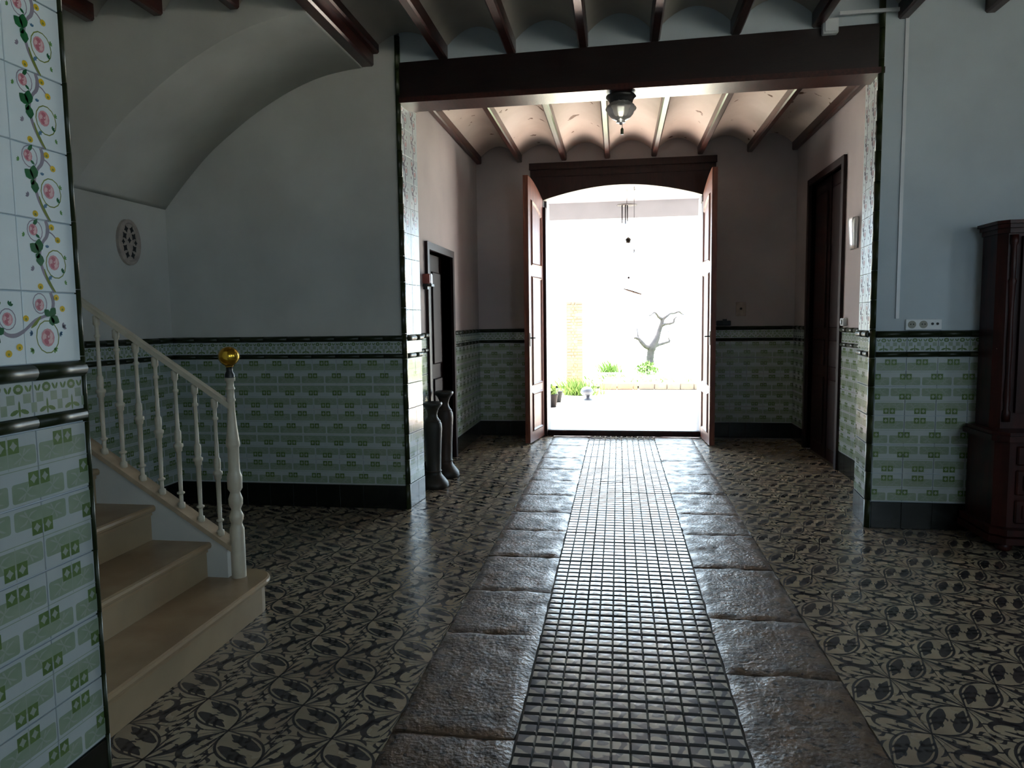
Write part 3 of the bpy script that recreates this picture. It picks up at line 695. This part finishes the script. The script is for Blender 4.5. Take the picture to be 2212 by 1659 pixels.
# narrow dark doorway on the left of the passage
door_2 = thing('door_2', (CLX, (DLY0+DLY1)/2, 0), 'narrow dark wooden door in the left passage wall behind the vases', 'door', kind='structure')
m = MB().box(CLX-.10, CLX+.03, DLY0-.07, DLY0, 0, DLZ).box(CLX-.10, CLX+.03, DLY1, DLY1+.07, 0, DLZ).box(CLX-.10, CLX+.03, DLY0-.07, DLY1+.07, DLZ, DLZ+.07)
part('door_frame', m, 'dark_door_wood', door_2)
o = part('door_leaf', MB().box(CLX-.14, CLX-.10, DLY0, DLY1, -.02, DLZ), 'dark_door_wood', door_2)
for z0, z1 in ((.15, .9), (1.05, 2.0)):
    for a, b in ((DLY0+.09, DLY0+.43), (DLY0+.53, DLY1-.09)): part('panel', MB().bbox(CLX-.10, CLX-.085, a, b, z0, z1, .012), 'dark_door_wood', o)
part('door_handle', MB().tube([(CLX-.10, DLY0+.06, 1.02), (CLX-.05, DLY0+.06, 1.02), (CLX-.05, DLY0+.15, 1.02)], .009, 6), 'steel', o)
# tall double door on the right
door_3 = thing('door_3', (CRX, (DRY0+DRY1)/2, 0), 'tall dark wooden double door in the right passage wall', 'door', kind='structure')
m = MB().box(CRX-.03, CRX+.10, DRY0-.07, DRY0, -.012, DRZ).box(CRX-.03, CRX+.10, DRY1, DRY1+.07, 0, DRZ).box(CRX-.03, CRX+.10, DRY0-.07, DRY1+.07, DRZ, DRZ+.07)
part('door_frame', m, 'dark_door_wood', door_3)
ym = (DRY0+DRY1)/2
for a, b in ((DRY0, ym-.002), (ym+.002, DRY1)):
    o = part('door_leaf', MB().box(CRX+.05, CRX+.10, a, b, -.02, DRZ), 'dark_door_wood', door_3)
    for z0, z1 in ((.12, .85), (.97, 1.25), (1.37, 2.80)): part('panel', MB().bbox(CRX+.033, CRX+.05, a+.09, b-.09, z0, z1, .014), 'dark_door_wood', o)
    part('stile', MB().box(CRX+.04, CRX+.05, b-.03 if a < ym-.1 else a, b if a < ym-.1 else a+.03, .01, DRZ), 'dark_door_wood', o)

# ------------------------------------------------------------------ staircase
NOS = [-1.79, -2.085, -2.39, -2.70, -3.01, -3.32]; RISE = [.18, .367, .555, .742, .93, 1.117]
stairs = thing('staircase', (-2.6, 2.6, 0), 'pinkish beige marble staircase rising to the left behind the tiled wall', 'staircase')
SY0, SY1 = 1.96, 3.335
for k in range(6):
    x1 = NOS[k]; x0 = NOS[k+1] if k < 5 else -3.56; z1 = RISE[k]; z0 = RISE[k-1] if k else 0
    ye = SY1
    if k == 0:
        def outline(i):
            r = .15-i; xe, yy = x1-i, 3.49-i
            return [(x0-.06, SY0), (xe, SY0), (xe, yy-r)]+[(xe-r+r*math.cos(a), yy-r+r*math.sin(a)) for a in (math.pi/2*q/8 for q in range(1, 9))]+[(-2.02, yy), (-2.02, ye), (x0-.06, ye)]
        st = part('step', MB().prism(outline(.03), 'z', 0, z1-.035, smooth=False), 'stair_riser', stairs)
        m = MB(); pr = [(.012, z1-.036), (.003, z1-.030), (0, z1-.018), (.003, z1-.006), (.012, z1)]
        loops = [outline(i) for i, z in pr]; n = len(loops[0])
        vs = [(p[0], p[1], z) for (i, z), lp in zip(pr, loops) for p in lp]
        fs = [tuple(range(4*n, 5*n)), tuple(range(n))[::-1]]
        m.add(vs, fs); base_i = 0
        for q in range(4):
            for i in range(n): m.f.append((q*n+i, q*n+(i+1) % n, (q+1)*n+(i+1) % n, (q+1)*n+i)); m.m.append(0); m.sm.append(False)
        part('tread', m, 'stair_marble', st)
    else:
        st = part('step', MB().box(x0-.06, x1-.03, SY0, ye, z0-.02, z1-.035), 'stair_riser', stairs)
        z = z1; pf = [(x0-.03, z-.035), (x1-.012, z-.036), (x1-.003, z-.030), (x1, z-.018), (x1-.003, z-.006), (x1-.012, z), (x0-.03, z)]
        part('tread', MB().prism(pf, 'y', SY0, ye), 'stair_marble', st)
    part('nosing_strip', MB().box(x1-.032, x1-.022, SY0, (3.30 if k == 0 else ye), z1-.055, z1-.035), 'stair_marble', st)
zb = lambda x: .392+(-2.06-x)*.655                              # top of the stringer
part('stringer', MB().prism([(-2.0, .18), (-2.0, zb(-2.0)), (-3.62, zb(-3.62)), (-3.62, 0), (-2.1, 0), (-2.1, .18)], 'y', 3.335, 3.40), 'plaster_warm', stairs)
part('stringer_cap', MB().prism([(-1.97, zb(-1.97)-.01), (-1.97, zb(-1.97)+.018), (-3.62, zb(-3.62)+.018), (-3.62, zb(-3.62)-.01)], 'y', 3.32, 3.41), 'cap_tan', stairs)

rail = thing('stair_railing', (-1.95, 3.36, .18), 'cream painted iron stair railing with turned balusters and brass ball newel', 'railing')
nx, ny = -1.953, 3.36
m = MB()
P = [(.036, 0), (.036, .26), (.03, .275), (.027, .29), (.034, .31), (.036, .33), (.027, .35), (.023, .365), (.034, .39), (.035, .42), (.027, .445), (.024, .455), (.036, .475), (.037, .54), (.03, .56), (.028, .575), (.028, .69), (.034, .70), (.034, .71), (.026, .78), (.019, .87), (.018, .93), (.022, .935), (.022, .945), (.018, .95), (.018, .99), (.023, .995), (.023, 1.0), (.018, 1.01), (.018, 1.035), (.026, 1.04), (.026, 1.055)]
m.lathe([(r*1.02, z*.985) for r, z in P], 16, (nx, ny, .18)); part('newel_post', m, 'cream_paint', rail)
part('newel_socket', MB().lathe([(.024, 0), (.024, .015), (.016, .03), (.016, .055), (.024, .06)], 14, (nx, ny, 1.222)), 'black_iron', rail)
m = MB(); pr = [(.012, 0), (.02, .008)]+[(.05*math.sin(math.pi*(.12+.88*k/10)), .058-.05*math.cos(math.pi*(.12+.88*k/10))) for k in range(11)]
m.lathe(pr, 24, (nx, ny, 1.27), rib=.035, ribn=12); part('brass_ball', m, 'brass', rail, label='faceted brass ball finial')
zr = lambda x: 1.125+(-2.04-x)*.672
m = MB(); m.prism([(nx+.0, zr(nx)-.008), (nx+.0, zr(nx)+.022), (-3.62, zr(-3.62)+.022), (-3.62, zr(-3.62)-.008)], 'y', ny-.02, ny+.02); part('handrail', m, 'cream_paint', rail)
bal = None
def baluster():
    h = .725; m = MB()
    P = [(.012, 0), (.018, .004), (.018, .03), (.010, .034), (.010, .07), (.010, .074), (.019, .078), (.019, .086), (.010, .09), (.0115, .2), (.0125, .295), (.018, .30), (.018, .315), (.024, .322), (.024, .336), (.014, .342), (.017, .36), (.017, .40), (.011, .41), (.009, .52), (.009, .60), (.015, .605), (.015, .615), (.009, .62), (.0095, .66), (.017, .67), (.017, .71), (.009, .715), (.009, h)]
    return m.lathe(P, 10).mesh('baluster', 'cream_paint')
BM = baluster()
for i in range(15):
    x = -2.045-.1065*i
    if x > -3.6: inst('baluster', BM, rail, Matrix.Translation((x, ny, zb(x)+.012)) @ Matrix.Diagonal((1, 1, (zr(x)-zb(x)-.015)/.725, 1)))

# ------------------------------------------------------------------ wall fittings, left
vent = thing('vent_grille', (-3.63, 4.92, 2.11), 'oval stone vent grille with leaf shaped holes on the left wall', 'vent')
m = MB(); n = 28; ry, rz = .125, .17
def oval(s_, x): return [(x, 4.92+ry*s_*math.cos(2*math.pi*k/n), 2.11+rz*s_*math.sin(2*math.pi*k/n)) for k in range(n)]
loops = [oval(1, -3.63), oval(1, -3.608), oval(.93, -3.602), oval(.84, -3.602), oval(.80, -3.612)]
vs = [p for l in loops for p in l]; fs = [(q*n+i, q*n+(i+1) % n, (q+1)*n+(i+1) % n, (q+1)*n+i) for q in range(4) for i in range(n)]+[tuple(range(4*n, 5*n))]
m.add(vs, fs, 0); part('rim', m, 'vent_stone', vent)
for dy, dz, r, a in ((-.03, .095, .024, .3), (.03, .095, .024, -.3), (-.05, .045, .026, .6), (.05, .045, .026, -.6), (0, .015, .02, 0), (-.068, 0, .018, 0), (.068, 0, .018, 0), (-.05, -.045, .026, -.6), (.05, -.045, .026, .6), (-.03, -.095, .024, -.3), (.03, -.095, .024, .3)):
    m = MB(); pts = [(4.92+dy+r*(1 if k % 2 == 0 else .55)*math.cos(a+k*math.pi/4), 2.11+dz+r*1.15*(1 if k % 2 == 0 else .55)*math.sin(a+k*math.pi/4)) for k in range(8)]
    part('hole', m.prism(pts, 'x', -3.625, -3.610), 'socket_hole', vent)

# vases
def vase(x, y, h, mt, label):
    v = thing('floor_vase', (x, y, 0), label, 'vase', 'tall ceramic vases by the narrow door')
    P = [(.0, .0), (.125, 0), (.135, .012), (.128, .05), (.10, .085), (.075, .115), (.066, .14), (.07, .15), (.066, .16), (.07, .3), (.078, .45), (.084, .53), (.08, .575), (.062, .61), (.046, .635), (.042, .66), (.05, .69), (.062, .715)]
    k = h/.77; part('body', MB().lathe([(r*1.0, z*k) for r, z in P], 24, (x, y, 0)), mt, v)
    P = [(.062, .715), (.082, .735), (.09, .75), (.088, .765), (.07, .77), (.05, .755), (.0, .70)]
    part('rim', MB().lathe([(r, z*k) for r, z in P], 24, (x, y, 0)), 'black_iron', v)
    for zz in (.15, .6): part('band', MB().lathe([(.069 if zz < .3 else .069, zz*k-.006), (.074, zz*k), (.069 if zz < .3 else .066, zz*k+.006)], 24, (x, y, 0)), 'vase_brown', v)
    return v
vase(-1.645, 6.16, .775, 'vase_glaze', 'dark ceramic floor vase with flared foot, the nearer of the pair')
v2 = vase(-1.645, 6.60, .83, 'vase_brown', 'brownish ceramic floor vase standing behind, nearest the narrow door')

s_ = thing('wall_plaque', (CLX, 6.47, 1.88), 'small red and white box lamp on the wall beside the narrow door', 'wall lamp')
part('box', MB().bbox(CLX, CLX+.07, 6.43, 6.55, 1.84, 1.93, .006), 'red_paint', s_)
part('pale_band', MB().box(CLX+.002, CLX+.074, 6.47, 6.51, 1.838, 1.932), 'white_plastic', s_)
part('bracket', MB().box(CLX, CLX+.085, 6.44, 6.54, 1.815, 1.838).box(CLX, CLX+.04, 6.46, 6.52, 1.79, 1.815), 'black_iron', s_)

# ------------------------------------------------------------------ ceiling lamp under the beam
lx, ly, lz = .02, 5.42, 3.125
lamp = thing('ceiling_lamp', (lx, ly, lz), 'small glass bowl ceiling lamp with dark collar under the big beam', 'lamp')
part('collar', MB().lathe([(.0, .0), (.075, .0), (.105, -.012), (.11, -.022), (.095, -.035), (.085, -.05), (.082, -.065), (.0, -.066)], 28, (lx, ly, lz), rib=.02, ribn=9), 'black_iron', lamp)
P = [(.078, -.06), (.082, -.075), (.102, -.09), (.108, -.105), (.102, -.118), (.09, -.128), (.085, -.145), (.07, -.165), (.048, -.18), (.03, -.186), (.026, -.195), (.034, -.2), (.0, -.205)]
part('glass_bowl', MB().lathe(P, 40, (lx, ly, lz), rib=.045, ribn=14), 'glass_frost', lamp)
part('finial', MB().lathe([(0, -.203), (.012, -.206), (.012, -.214), (0, -.222)], 10, (lx, ly, lz)), 'steel', lamp)
o = part('pull_cord', MB().tube([(lx+.008, ly, lz-.205), (lx+.009, ly, lz-.245)], .002, 6), 'steel', lamp)
part('cord_weight', MB().lathe([(0, 0), (.006, -.001), (.0115, -.01), (.0115, -.045), (0, -.047)], 10, (lx+.009, ly, lz-.24)), 'olive_bead', o)

# ------------------------------------------------------------------ fittings, right and end wall
sc = thing('wall_sconce', (CRX, 6.88, 2.23), 'pale shield shaped wall light on the right passage wall', 'wall lamp')
pts = [(6.88-.10, 2.36), (6.88+.10, 2.37), (6.88+.085, 2.2), (6.88+.05, 2.09), (6.88-.05, 2.085), (6.88-.085, 2.2)]
m = MB(); n = 6
for q in range(n):
    pass
vs = []; K = 7
for i in range(K):
    a = math.pi*(i/(K-1)-.5); 
    for t in range(6):
        z = 2.09+.28*t/5; w = .06+.04*t/5; vs.append((CRX-.015-.055*math.cos(a)*(.6+.4*t/5), 6.88+w*math.sin(a), z))
m.add(vs, [(i*6+t, (i+1)*6+t, (i+1)*6+t+1, i*6+t+1) for i in range(K-1) for t in range(5)]+[tuple(i*6 for i in range(K)), tuple(i*6+5 for i in range(K))[::-1]], 0, True)
part('shade', m, 'glass_frost', sc); part('back_plate', MB().box(CRX-.015, CRX, 6.83, 6.93, 2.10, 2.34), 'steel', sc)
th = thing('wall_switch', (CRX, 7.13, 1.43), 'white thermostat switch on the trim beside the tall double door', 'switch')
part('body', MB().bbox(CRX-.035, CRX, 7.07, 7.18, 1.40, 1.475, .008), 'white_plastic', th); part('dial', MB().prism([(7.125+.022*math.cos(k*.628), 1.437+.022*math.sin(k*.628)) for k in range(10)], 'x', CRX-.045, CRX-.035), 'white_plastic', th)
pl = thing('switch_plate', (1.49, YF, 1.6), 'grey square switch plate on the end wall right of the garden door', 'switch')
part('plate', MB().bbox(1.43, 1.55, YF-.012, YF, 1.51, 1.68, .004), 'vent_stone', pl); part('knob', MB().prism([(1.49+.014*math.cos(k*.628), 1.6+.014*math.sin(k*.628)) for k in range(10)], 'y', YF-.02, YF-.012), 'socket_hole', pl)
kd = thing('door_closer', (1.29, YF-.02, 1.41), 'small black latch device on the end wall trim beside the door', 'latch')
part('body', MB().bbox(1.20, 1.37, YF-.03, YF, 1.395, 1.455, .006), 'black_iron', kd); part('lever', MB().box(1.27, 1.32, YF-.05, YF-.03, 1.41, 1.475), 'black_iron', kd)
tr = thing('cable_trunking', (1.89, YRW, 1.46), 'thin white cable trunking running down the wall to the sockets', 'trunking')
part('vertical_run', MB().box(1.88, 1.902, YRW-.012, YRW, 1.47, 3.49), 'white_plastic', tr)
part('upper_run', MB().box(1.46, 1.902, YRW-.03, YRW-.008, 3.49, 3.512), 'white_plastic', tr)
jb = thing('junction_box', (1.40, 5.25, 3.42), 'small white junction box on the big beam below a joist', 'junction box')
part('body', MB().bbox(1.355, 1.455, 5.205, 5.255, 3.375, 3.475, .006), 'white_plastic', jb); part('lid', MB().bbox(1.365, 1.445, 5.197, 5.206, 3.385, 3.465, .003), 'white_plastic', jb)
ss = thing('socket_strip', (2.05, YRW, 1.43), 'white strip of wall sockets above the green trim left of the cabinet', 'socket')
part('plate', MB().bbox(1.945, 2.175, YRW-.014, YRW, 1.39, 1.465, .004), 'white_plastic', ss)
for x in (1.985, 2.058):
    o = part('socket', MB().prism([(x+.026*math.cos(k*.3927), 1.428+.026*math.sin(k*.3927)) for k in range(16)], 'y', YRW-.0165, YRW-.014), 'grout', ss)
    for d in (-.009, .009): part('pin_hole', MB().prism([(x+d+.0045*math.cos(k*.785), 1.43+.0045*math.sin(k*.785)) for k in range(8)], 'y', YRW-.0175, YRW-.0165), 'socket_hole', o)
for x in (2.115, 2.147): part('aerial_socket', MB().prism([(x+.009*math.cos(k*.628), 1.432+.009*math.sin(k*.628)) for k in range(10)], 'y', YRW-.017, YRW-.014), 'socket_hole', ss)
cb = thing('cable_box', (CRX, 6.2, 3.28), 'tiny cream cable box with thin cable high on the passage wall', 'cable box')
part('body', MB().bbox(CRX-.03, CRX, 6.16, 6.23, 3.27, 3.34, .004), 'white_plastic', cb); part('cable', MB().tube([(CRX-.006, 6.19, 3.27), (CRX-.006, 6.19, 2.6), (CRX-.006, 6.2, 1.39)], .005, 6), 'white_plastic', cb)

# ------------------------------------------------------------------ cabinet
cx0, cyb = 2.40, YRW-.035
cab = thing('china_cabinet', (2.95, 5.0, 0), 'dark reddish wooden china cabinet with glazed door and drawers below', 'cabinet')
X1 = 3.55
def poly_plan(x0, y0, c): return [(x0, cyb), (x0, y0+c), (x0+c, y0), (X1-c, y0), (X1, y0+c), (X1, cyb)]
for nm, x0, y0, z0, z1, c in (('plinth', 2.315, 4.72, .06, .10, .07), ('plinth', 2.325, 4.735, .11, .15, .07), ('base_body', 2.36, 4.80, .14, .70, .06), ('ledge', 2.325, 4.755, .70, .735, .07), ('ledge', 2.34, 4.78, .735, .755, .07), ('upper_body', 2.40, 4.98, .755, 2.02, .045), ('cornice', 2.39, 4.955, 2.0, 2.03, .05), ('cornice', 2.375, 4.925, 2.03, 2.055, .05), ('cornice', 2.36, 4.90, 2.055, 2.075, .05)):
    part(nm, MB().prism(poly_plan(x0, y0, c), 'z', z0, z1), 'cabinet_wood', cab)
for x in (2.42, 3.44):
    for y in (4.82, 5.12): part('bun_foot', MB().lathe([(0, 0), (.035, 0), (.048, .02), (.045, .045), (.03, .06), (0, .06)], 14, (x, y, 0)), 'cabinet_wood', cab)
for xa, xb in ((2.52, 2.975), (2.985, 3.44)):
    d = part('glass_door', MB().box(xa, xa+.06, 4.955, 4.98, .86, 1.98).box(xb-.06, xb, 4.955, 4.98, .86, 1.98).box(xa+.06, xb-.06, 4.955, 4.98, 1.90, 1.98).box(xa+.06, xb-.06, 4.955, 4.98, .86, .94).box(xa+.06, xb-.06, 4.955, 4.98, 1.14, 1.20), 'cabinet_wood', cab)
    part('pane', MB().box(xa+.06, xb-.06, 4.97, 4.976, 1.20, 1.90), 'cabinet_glass', d)
    part('muntin', MB().box(xa+.06, xb-.06, 4.962, 4.97, 1.40, 1.408).box(xa+.06, xb-.06, 4.962, 4.97, 1.62, 1.628).box((xa+xb)/2-.004, (xa+xb)/2+.004, 4.962, 4.97, 1.20, 1.90), 'brass', d)
    part('lower_panel', MB().bbox(xa+.06, xb-.06, 4.962, 4.976, .94, 1.14, .01), 'cabinet_wood', d)
for x in (2.475, 3.485): part('turned_column', MB().lathe([(.0, .80), (.024, .80), (.024, .86), (.016, .88), (.02, .96), (.014, 1.1), (.018, 1.3), (.014, 1.5), (.02, 1.68), (.024, 1.7), (.016, 1.72), (.018, 1.80), (.016, 1.92), (.024, 1.94), (.024, 1.99), (0, 1.99)], 12, (x, 4.975, 0)), 'cabinet_wood', cab)
for xa, xb in ((2.46, 2.975), (2.985, 3.45)):
    for z0, z1 in ((.55, .67), (.36, .52), (.18, .33)):
        d = part('drawer', MB().bbox(xa, xb, 4.782, 4.80, z0, z1, .008).bbox(xa+.035, xb-.035, 4.775, 4.783, z0+.03, z1-.03, .006), 'cabinet_wood', cab)
        part('knob', MB().lathe([(0, -.012), (.012, -.008), (.014, 0), (.012, .008), (0, .012)], 10, ((xa+xb)/2, 4.762, (z0+z1)/2)), 'brass', d)

# ------------------------------------------------------------------ porch and garden
porch = thing('porch_roof', (0, 11, 3.4), 'white porch ceiling slab with fascia outside the garden door', 'porch roof', kind='structure')
part('slab', MB().box(-5, 5, YF+.45, 12.5, 3.46, 3.6), 'porch_white', porch); part('fascia', MB().box(-5, 5, 12.3, 12.55, 3.18, 3.46), 'porch_white', porch)
part('outer_wall', MB().box(-6, -1.0, YF+.45, YF+.5, -.13, 3.5).box(1.09, 6, YF+.45, YF+.5, -.13, 3.5).box(-1.0, 1.09, YF+.45, YF+.5, 3.3, 3.5), 'porch_white', porch)
def at(u, v, Y):
    d = fw+rt2*((u-1106)/F_PX)-up2*((v-829.5)/F_PX); t = Y/d.y
    return Vector((0, 0, 1.49))+d*t
# wind chime
Yc = 11.2; p = at(1354, 442, Yc)
ch = thing('wind_chime', (p.x, p.y, p.z), 'metal wind chime with disc, flower and wooden stick hanging in the doorway view', 'wind chime')
part('disc', MB().lathe([(0, .006), (.06, .006), (.155, -.004), (.155, -.008), (0, -.006)], 20, p), 'chime_metal', ch)
part('hanger', MB().tube([p, (p.x, p.y, 3.46)], .004, 6), 'chime_metal', ch)
for k in range(5):
    a = k*1.257; q = p+Vector((-.035+.045*math.cos(a), .045*math.sin(a), -.01)); part('chime_tube', MB().tube([q, q+Vector((0, 0, -.24-.012*k))], .009, 8), 'chime_metal', ch)
f1, f2, f3, f4 = at(1357, 519, Yc), at(1358, 600, Yc), at(1357, 627, Yc), at(1386, 636, Yc)
part('cord', MB().tube([p, f1, f2, f3], .003, 6), 'chime_metal', ch)
m = MB()
for k in range(5):
    a = k*1.257+.3; m.prism([(f1.x+.022*math.cos(a)+.024*math.cos(b), f1.z+.026*math.sin(a)+.024*math.sin(b)) for b in (q*.785 for q in range(8))], 'y', f1.y-.008, f1.y+.008)
part('flower', m, 'pale_wood', ch); part('bead', MB().lathe([(0, -.022), (.018, -.01), (.018, .01), (0, .022)], 10, f2), 'bark', ch)
d_ = (f4-f3); part('stick', MB().tube([f3-d_*.35, f3, f3+d_*.4, f4], [.008, .014, .016, .013], 8), 'pale_wood', ch)
Yh = 10.6; h0, h1, h2 = at(1370, 411, Yh), at(1370, 534, Yh), at(1370, 562, Yh)
hg = thing('hanging_spindle', (h0.x, h0.y, h0.z), 'thin rod with metal spindle hanging from the porch ceiling', 'ornament')
part('hook', MB().tube([(h0.x, h0.y, 3.46), h0, h0+Vector((.02, 0, .02))], .005, 6), 'chime_metal', hg)
part('rod', MB().tube([h0, h1], .0035, 6), 'chime_metal', hg); part('spindle', MB().lathe([(0, 0), (.016, -.05), (.008, -.09), (.006, -.2), (0, -.205)], 10, h1), 'steel', hg)

# brick pillar
bp = thing('brick_pillar', (-1.02, 16.5, -.13), 'weathered orange brick pillar standing in the garden', 'pillar')
c0 = at(1241, 800, 16.5).x
part('core', MB().box(c0-.17, c0+.19, 16.36, 16.66, -.13, 1.84), 'mortar_out', bp)
m = MB(); z = -.13; r = 0
while z < 1.85:
    off = 0 if r % 2 else .09
    xs = [c0-.18, c0-.18+.12+off*.6, c0+.02+off*.6, c0+.20]
    for a, b in zip(xs[:-1], xs[1:]):
        if random.random() < .93: m.bbox(a+.004, b-.004, 16.34+random.uniform(0, .015), 16.68, z+.004, z+.062, .005)
    z += .068; r += 1
part('brick_courses', m, 'brick_out', bp, kind='stuff')
# low kerbs and grass bank
for (u0, u1, v0, v1, mt, lab, hh) in ((1296, 1378, 833, 822, 'brick_out', 'low orange brick kerb left of the tree at the grass edge', .06), (1380, 1640, 828, 815, 'kerb_stone', 'low grey stone kerb below the tree at the grass edge', .055)):
    a, b = at(u0, v0, 16.6), at(u1, v0-4, 16.6)
    kb = thing('garden_kerb', (a.x, 16.6, -.13), lab, 'kerb'); k = a.x
    while k < b.x-.05:
        w = min(random.uniform(.28, .42), b.x-k); part('kerb_block', MB().bbox(k, k+w-.01, 16.5+random.uniform(-.02, .02), 16.75, -.13, random.uniform(-.01, .01)+hh-.03, .015), mt, kb); k += w
def tuft(cx, cy, w, d, h, n, base):
    m = MB()
    for _ in range(n):
        x = cx+random.gauss(0, w/2); y = cy+random.uniform(-d, d)/2; hh = h*random.uniform(.5, 1.2); a = random.uniform(0, 6.28); b = .012+.01*random.random(); lx_, ly_ = random.gauss(0, .08), random.gauss(0, .08)
        m.add([(x-b*math.cos(a), y-b*math.sin(a), base), (x+b*math.cos(a), y+b*math.sin(a), base), (x+lx_+b*.4, y+ly_, base+hh*.6), (x+lx_*1.8, y+ly_*1.8, base+hh)], [(0, 1, 2), (0, 2, 3)])
    return m
bank = MB(); nxx, nyy = 40, 12; vs = []
for j in range(nyy+1):
    for i in range(nxx+1):
        x = -8+16*i/nxx; y = 16.8+7*j/nyy; vs.append((x, y, -.06+.34*(j/nyy)**.7+.05*noise.noise(Vector((x, y, 0)))+.1*max(0, x)*.2))
bank.add(vs, [(j*(nxx+1)+i, j*(nxx+1)+i+1, (j+1)*(nxx+1)+i+1, (j+1)*(nxx+1)+i) for j in range(nyy) for i in range(nxx)], 0, True)
gb = solid('grass_bank', bank, 'grass_out', 'sunlit grassy bank behind the garden kerb', 'grass', kind='stuff')
part('grass_blades', tuft(.6, 18, 4, 2.4, .16, 900, -.03), 'grass_out', gb, kind='stuff')
for u, v, Y, w, h, n, lab in ((1250, 838, 15.4, .42, .34, 420, 'clump of bright green grass at the foot of the brick pillar'), (1316, 806, 18.5, .25, .3, 160, 'small green weed clump on the bank left of the tree')):
    q = at(u, v, Y); solid('grass_clump', tuft(q.x, Y, w, .5, h, n, -.12 if Y < 16 else .14), 'grass_out', lab, 'grass', base=(q.x, Y, -.12), kind='stuff')
q = at(1398, 806, 18.6); bu = thing('garden_shrub', (q.x, 18.6, q.z), 'leafy green shrub growing below the bare tree', 'shrub')
m = MB()
for _ in range(260):
    a, e = random.uniform(0, 6.28), random.uniform(0, 1.5); r = .28*random.uniform(.5, 1); c_ = Vector((q.x+r*math.cos(a)*math.cos(e)*1.2, 18.6+r*math.sin(a)*math.cos(e), q.z+.02+r*math.sin(e)))
    t1 = Vector((random.gauss(0, 1), random.gauss(0, 1), random.gauss(0, 1))).normalized()*.05; t2 = t1.orthogonal().normalized()*.025
    m.add([c_-t1, c_+t2, c_+t1, c_-t2], [(0, 1, 2, 3)])
part('foliage', m, 'grass_out', bu, kind='stuff'); part('stem', MB().tube([(q.x, 18.6, -.05), (q.x, 18.6, q.z+.15)], .02, 6), 'bark', bu)

# bare tree
Yt = 20.0
def A(cx, cy, dy=0): return at(1170+cx/5.027, 620+cy/5.027, Yt+dy)
tree = thing('bare_tree', tuple(A(1178, 805)), 'gnarled leafless tree with forked trunk in the bright garden', 'tree')
def branch(nm, pts, rad):
    P = catmull([tuple(A(*p)) for p in pts], 5); n = len(P); R = []
    for i in range(n):
        t = i/(n-1)*(len(rad)-1); j = min(int(t), len(rad)-2); R.append((rad[j]+(rad[j+1]-rad[j])*(t-j))*(1+.14*noise.noise(Vector((i*.7, len(nm), pts[0][0])))))
    part(nm, MB().tube(P, R, 10), 'bark', tree)
branch('trunk', [(1178, 850, 0), (1176, 800, 0), (1182, 730, 0), (1198, 650, 0), (1240, 570, .05), (1278, 470, .1), (1305, 390, .1), (1314, 345, .1)], (.13, .105, .10, .125, .10, .065, .055, .06))
branch('branch', [(1190, 660, 0), (1130, 645, -.1), (1085, 600, -.15), (1050, 560, -.15), (1005, 552, -.2)], (.09, .06, .055, .045, .03))
branch('twig', [(1050, 560, -.15), (1042, 500, -.1), (1035, 430, 0)], (.03, .018, .01))
branch('branch', [(1225, 640, 0), (1275, 625, .1), (1340, 605, .2), (1385, 590, .25), (1385, 570, .25)], (.07, .045, .04, .035, .02))
branch('twig', [(1385, 580, .25), (1372, 510, .2), (1380, 465, .2)], (.016, .012, .008))
branch('branch', [(1312, 350, .1), (1270, 325, 0), (1240, 285, -.1), (1215, 278, -.1), (1185, 305, -.2), (1150, 312, -.3)], (.05, .035, .026, .024, .018, .01))
branch('branch', [(1314, 350, .1), (1355, 318, .1), (1395, 288, .2), (1440, 285, .3), (1490, 268, .3), (1520, 290, .4), (1550, 302, .4)], (.05, .04, .034, .028, .026, .018, .012))
branch('branch', [(1310, 415, .1), (1345, 402, .0), (1400, 395, -.1), (1432, 382, -.1), (1442, 345, -.1), (1468, 325, -.1)], (.05, .036, .034, .032, .026, .014))
# pots and dome on the left
def pot(u, v, Y, r, h, lab, plant):
    q = at(u, v, Y); t = thing('plant_pot', (q.x, Y, -.13), lab, 'plant pot')
    part('pot', MB().lathe([(0, 0), (r*.72, 0), (r, h*.93), (r*1.06, h*.93), (r*1.06, h), (r*.92, h), (r*.88, h*.9), (0, h*.9)], 20, (q.x, Y, -.1)), 'pot_grey', t)
    if plant:
        m = MB()
        for _ in range(90):
            a = random.uniform(0, 6.28); e = random.uniform(.2, 1.5); r2 = random.uniform(.05, .2); c_ = Vector((q.x+r2*math.cos(a)*math.cos(e), Y+r2*math.sin(a)*math.cos(e), -.1+h*.92+r2*math.sin(e)))
            t1 = Vector((random.gauss(0, 1), random.gauss(0, 1), random.gauss(0, 1))).normalized()*.05; t2 = t1.orthogonal().normalized()*.03; m.add([c_-t1, c_+t2, c_+t1, c_-t2], [(0, 1, 2, 3)])
        part('foliage', m, 'grass_out', t, kind='stuff')
pot(1189, 876, 12.4, .13, .30, 'dark grey tapered pot with light green plant at the door edge', True)
pot(1203, 850, 13.7, .11, .22, 'small black empty pot standing behind the planted pot', False)
q = at(1268, 850, 14.4); dm = thing('garden_dome', (q.x, 14.4, -.13), 'pale grey dome shaped grill on a low stand with upright pole', 'grill')
part('dome', MB().lathe([(0, .1), (.09, .10), (.125, .13), (.13, .17), (.115, .22), (.07, .26), (0, .275)], 20, (q.x, 14.4, -.13)), 'dome_grey', dm)
part('stand', MB().lathe([(0, 0), (.10, 0), (.09, .02), (.04, .04), (.035, .1), (0, .1)], 16, (q.x+.02, 14.4, -.13)), 'dome_grey', dm)
part('pole', MB().tube([(q.x+.07, 14.42, -.1), (q.x+.06, 14.42, .70)], .009, 6), 'steel', dm)
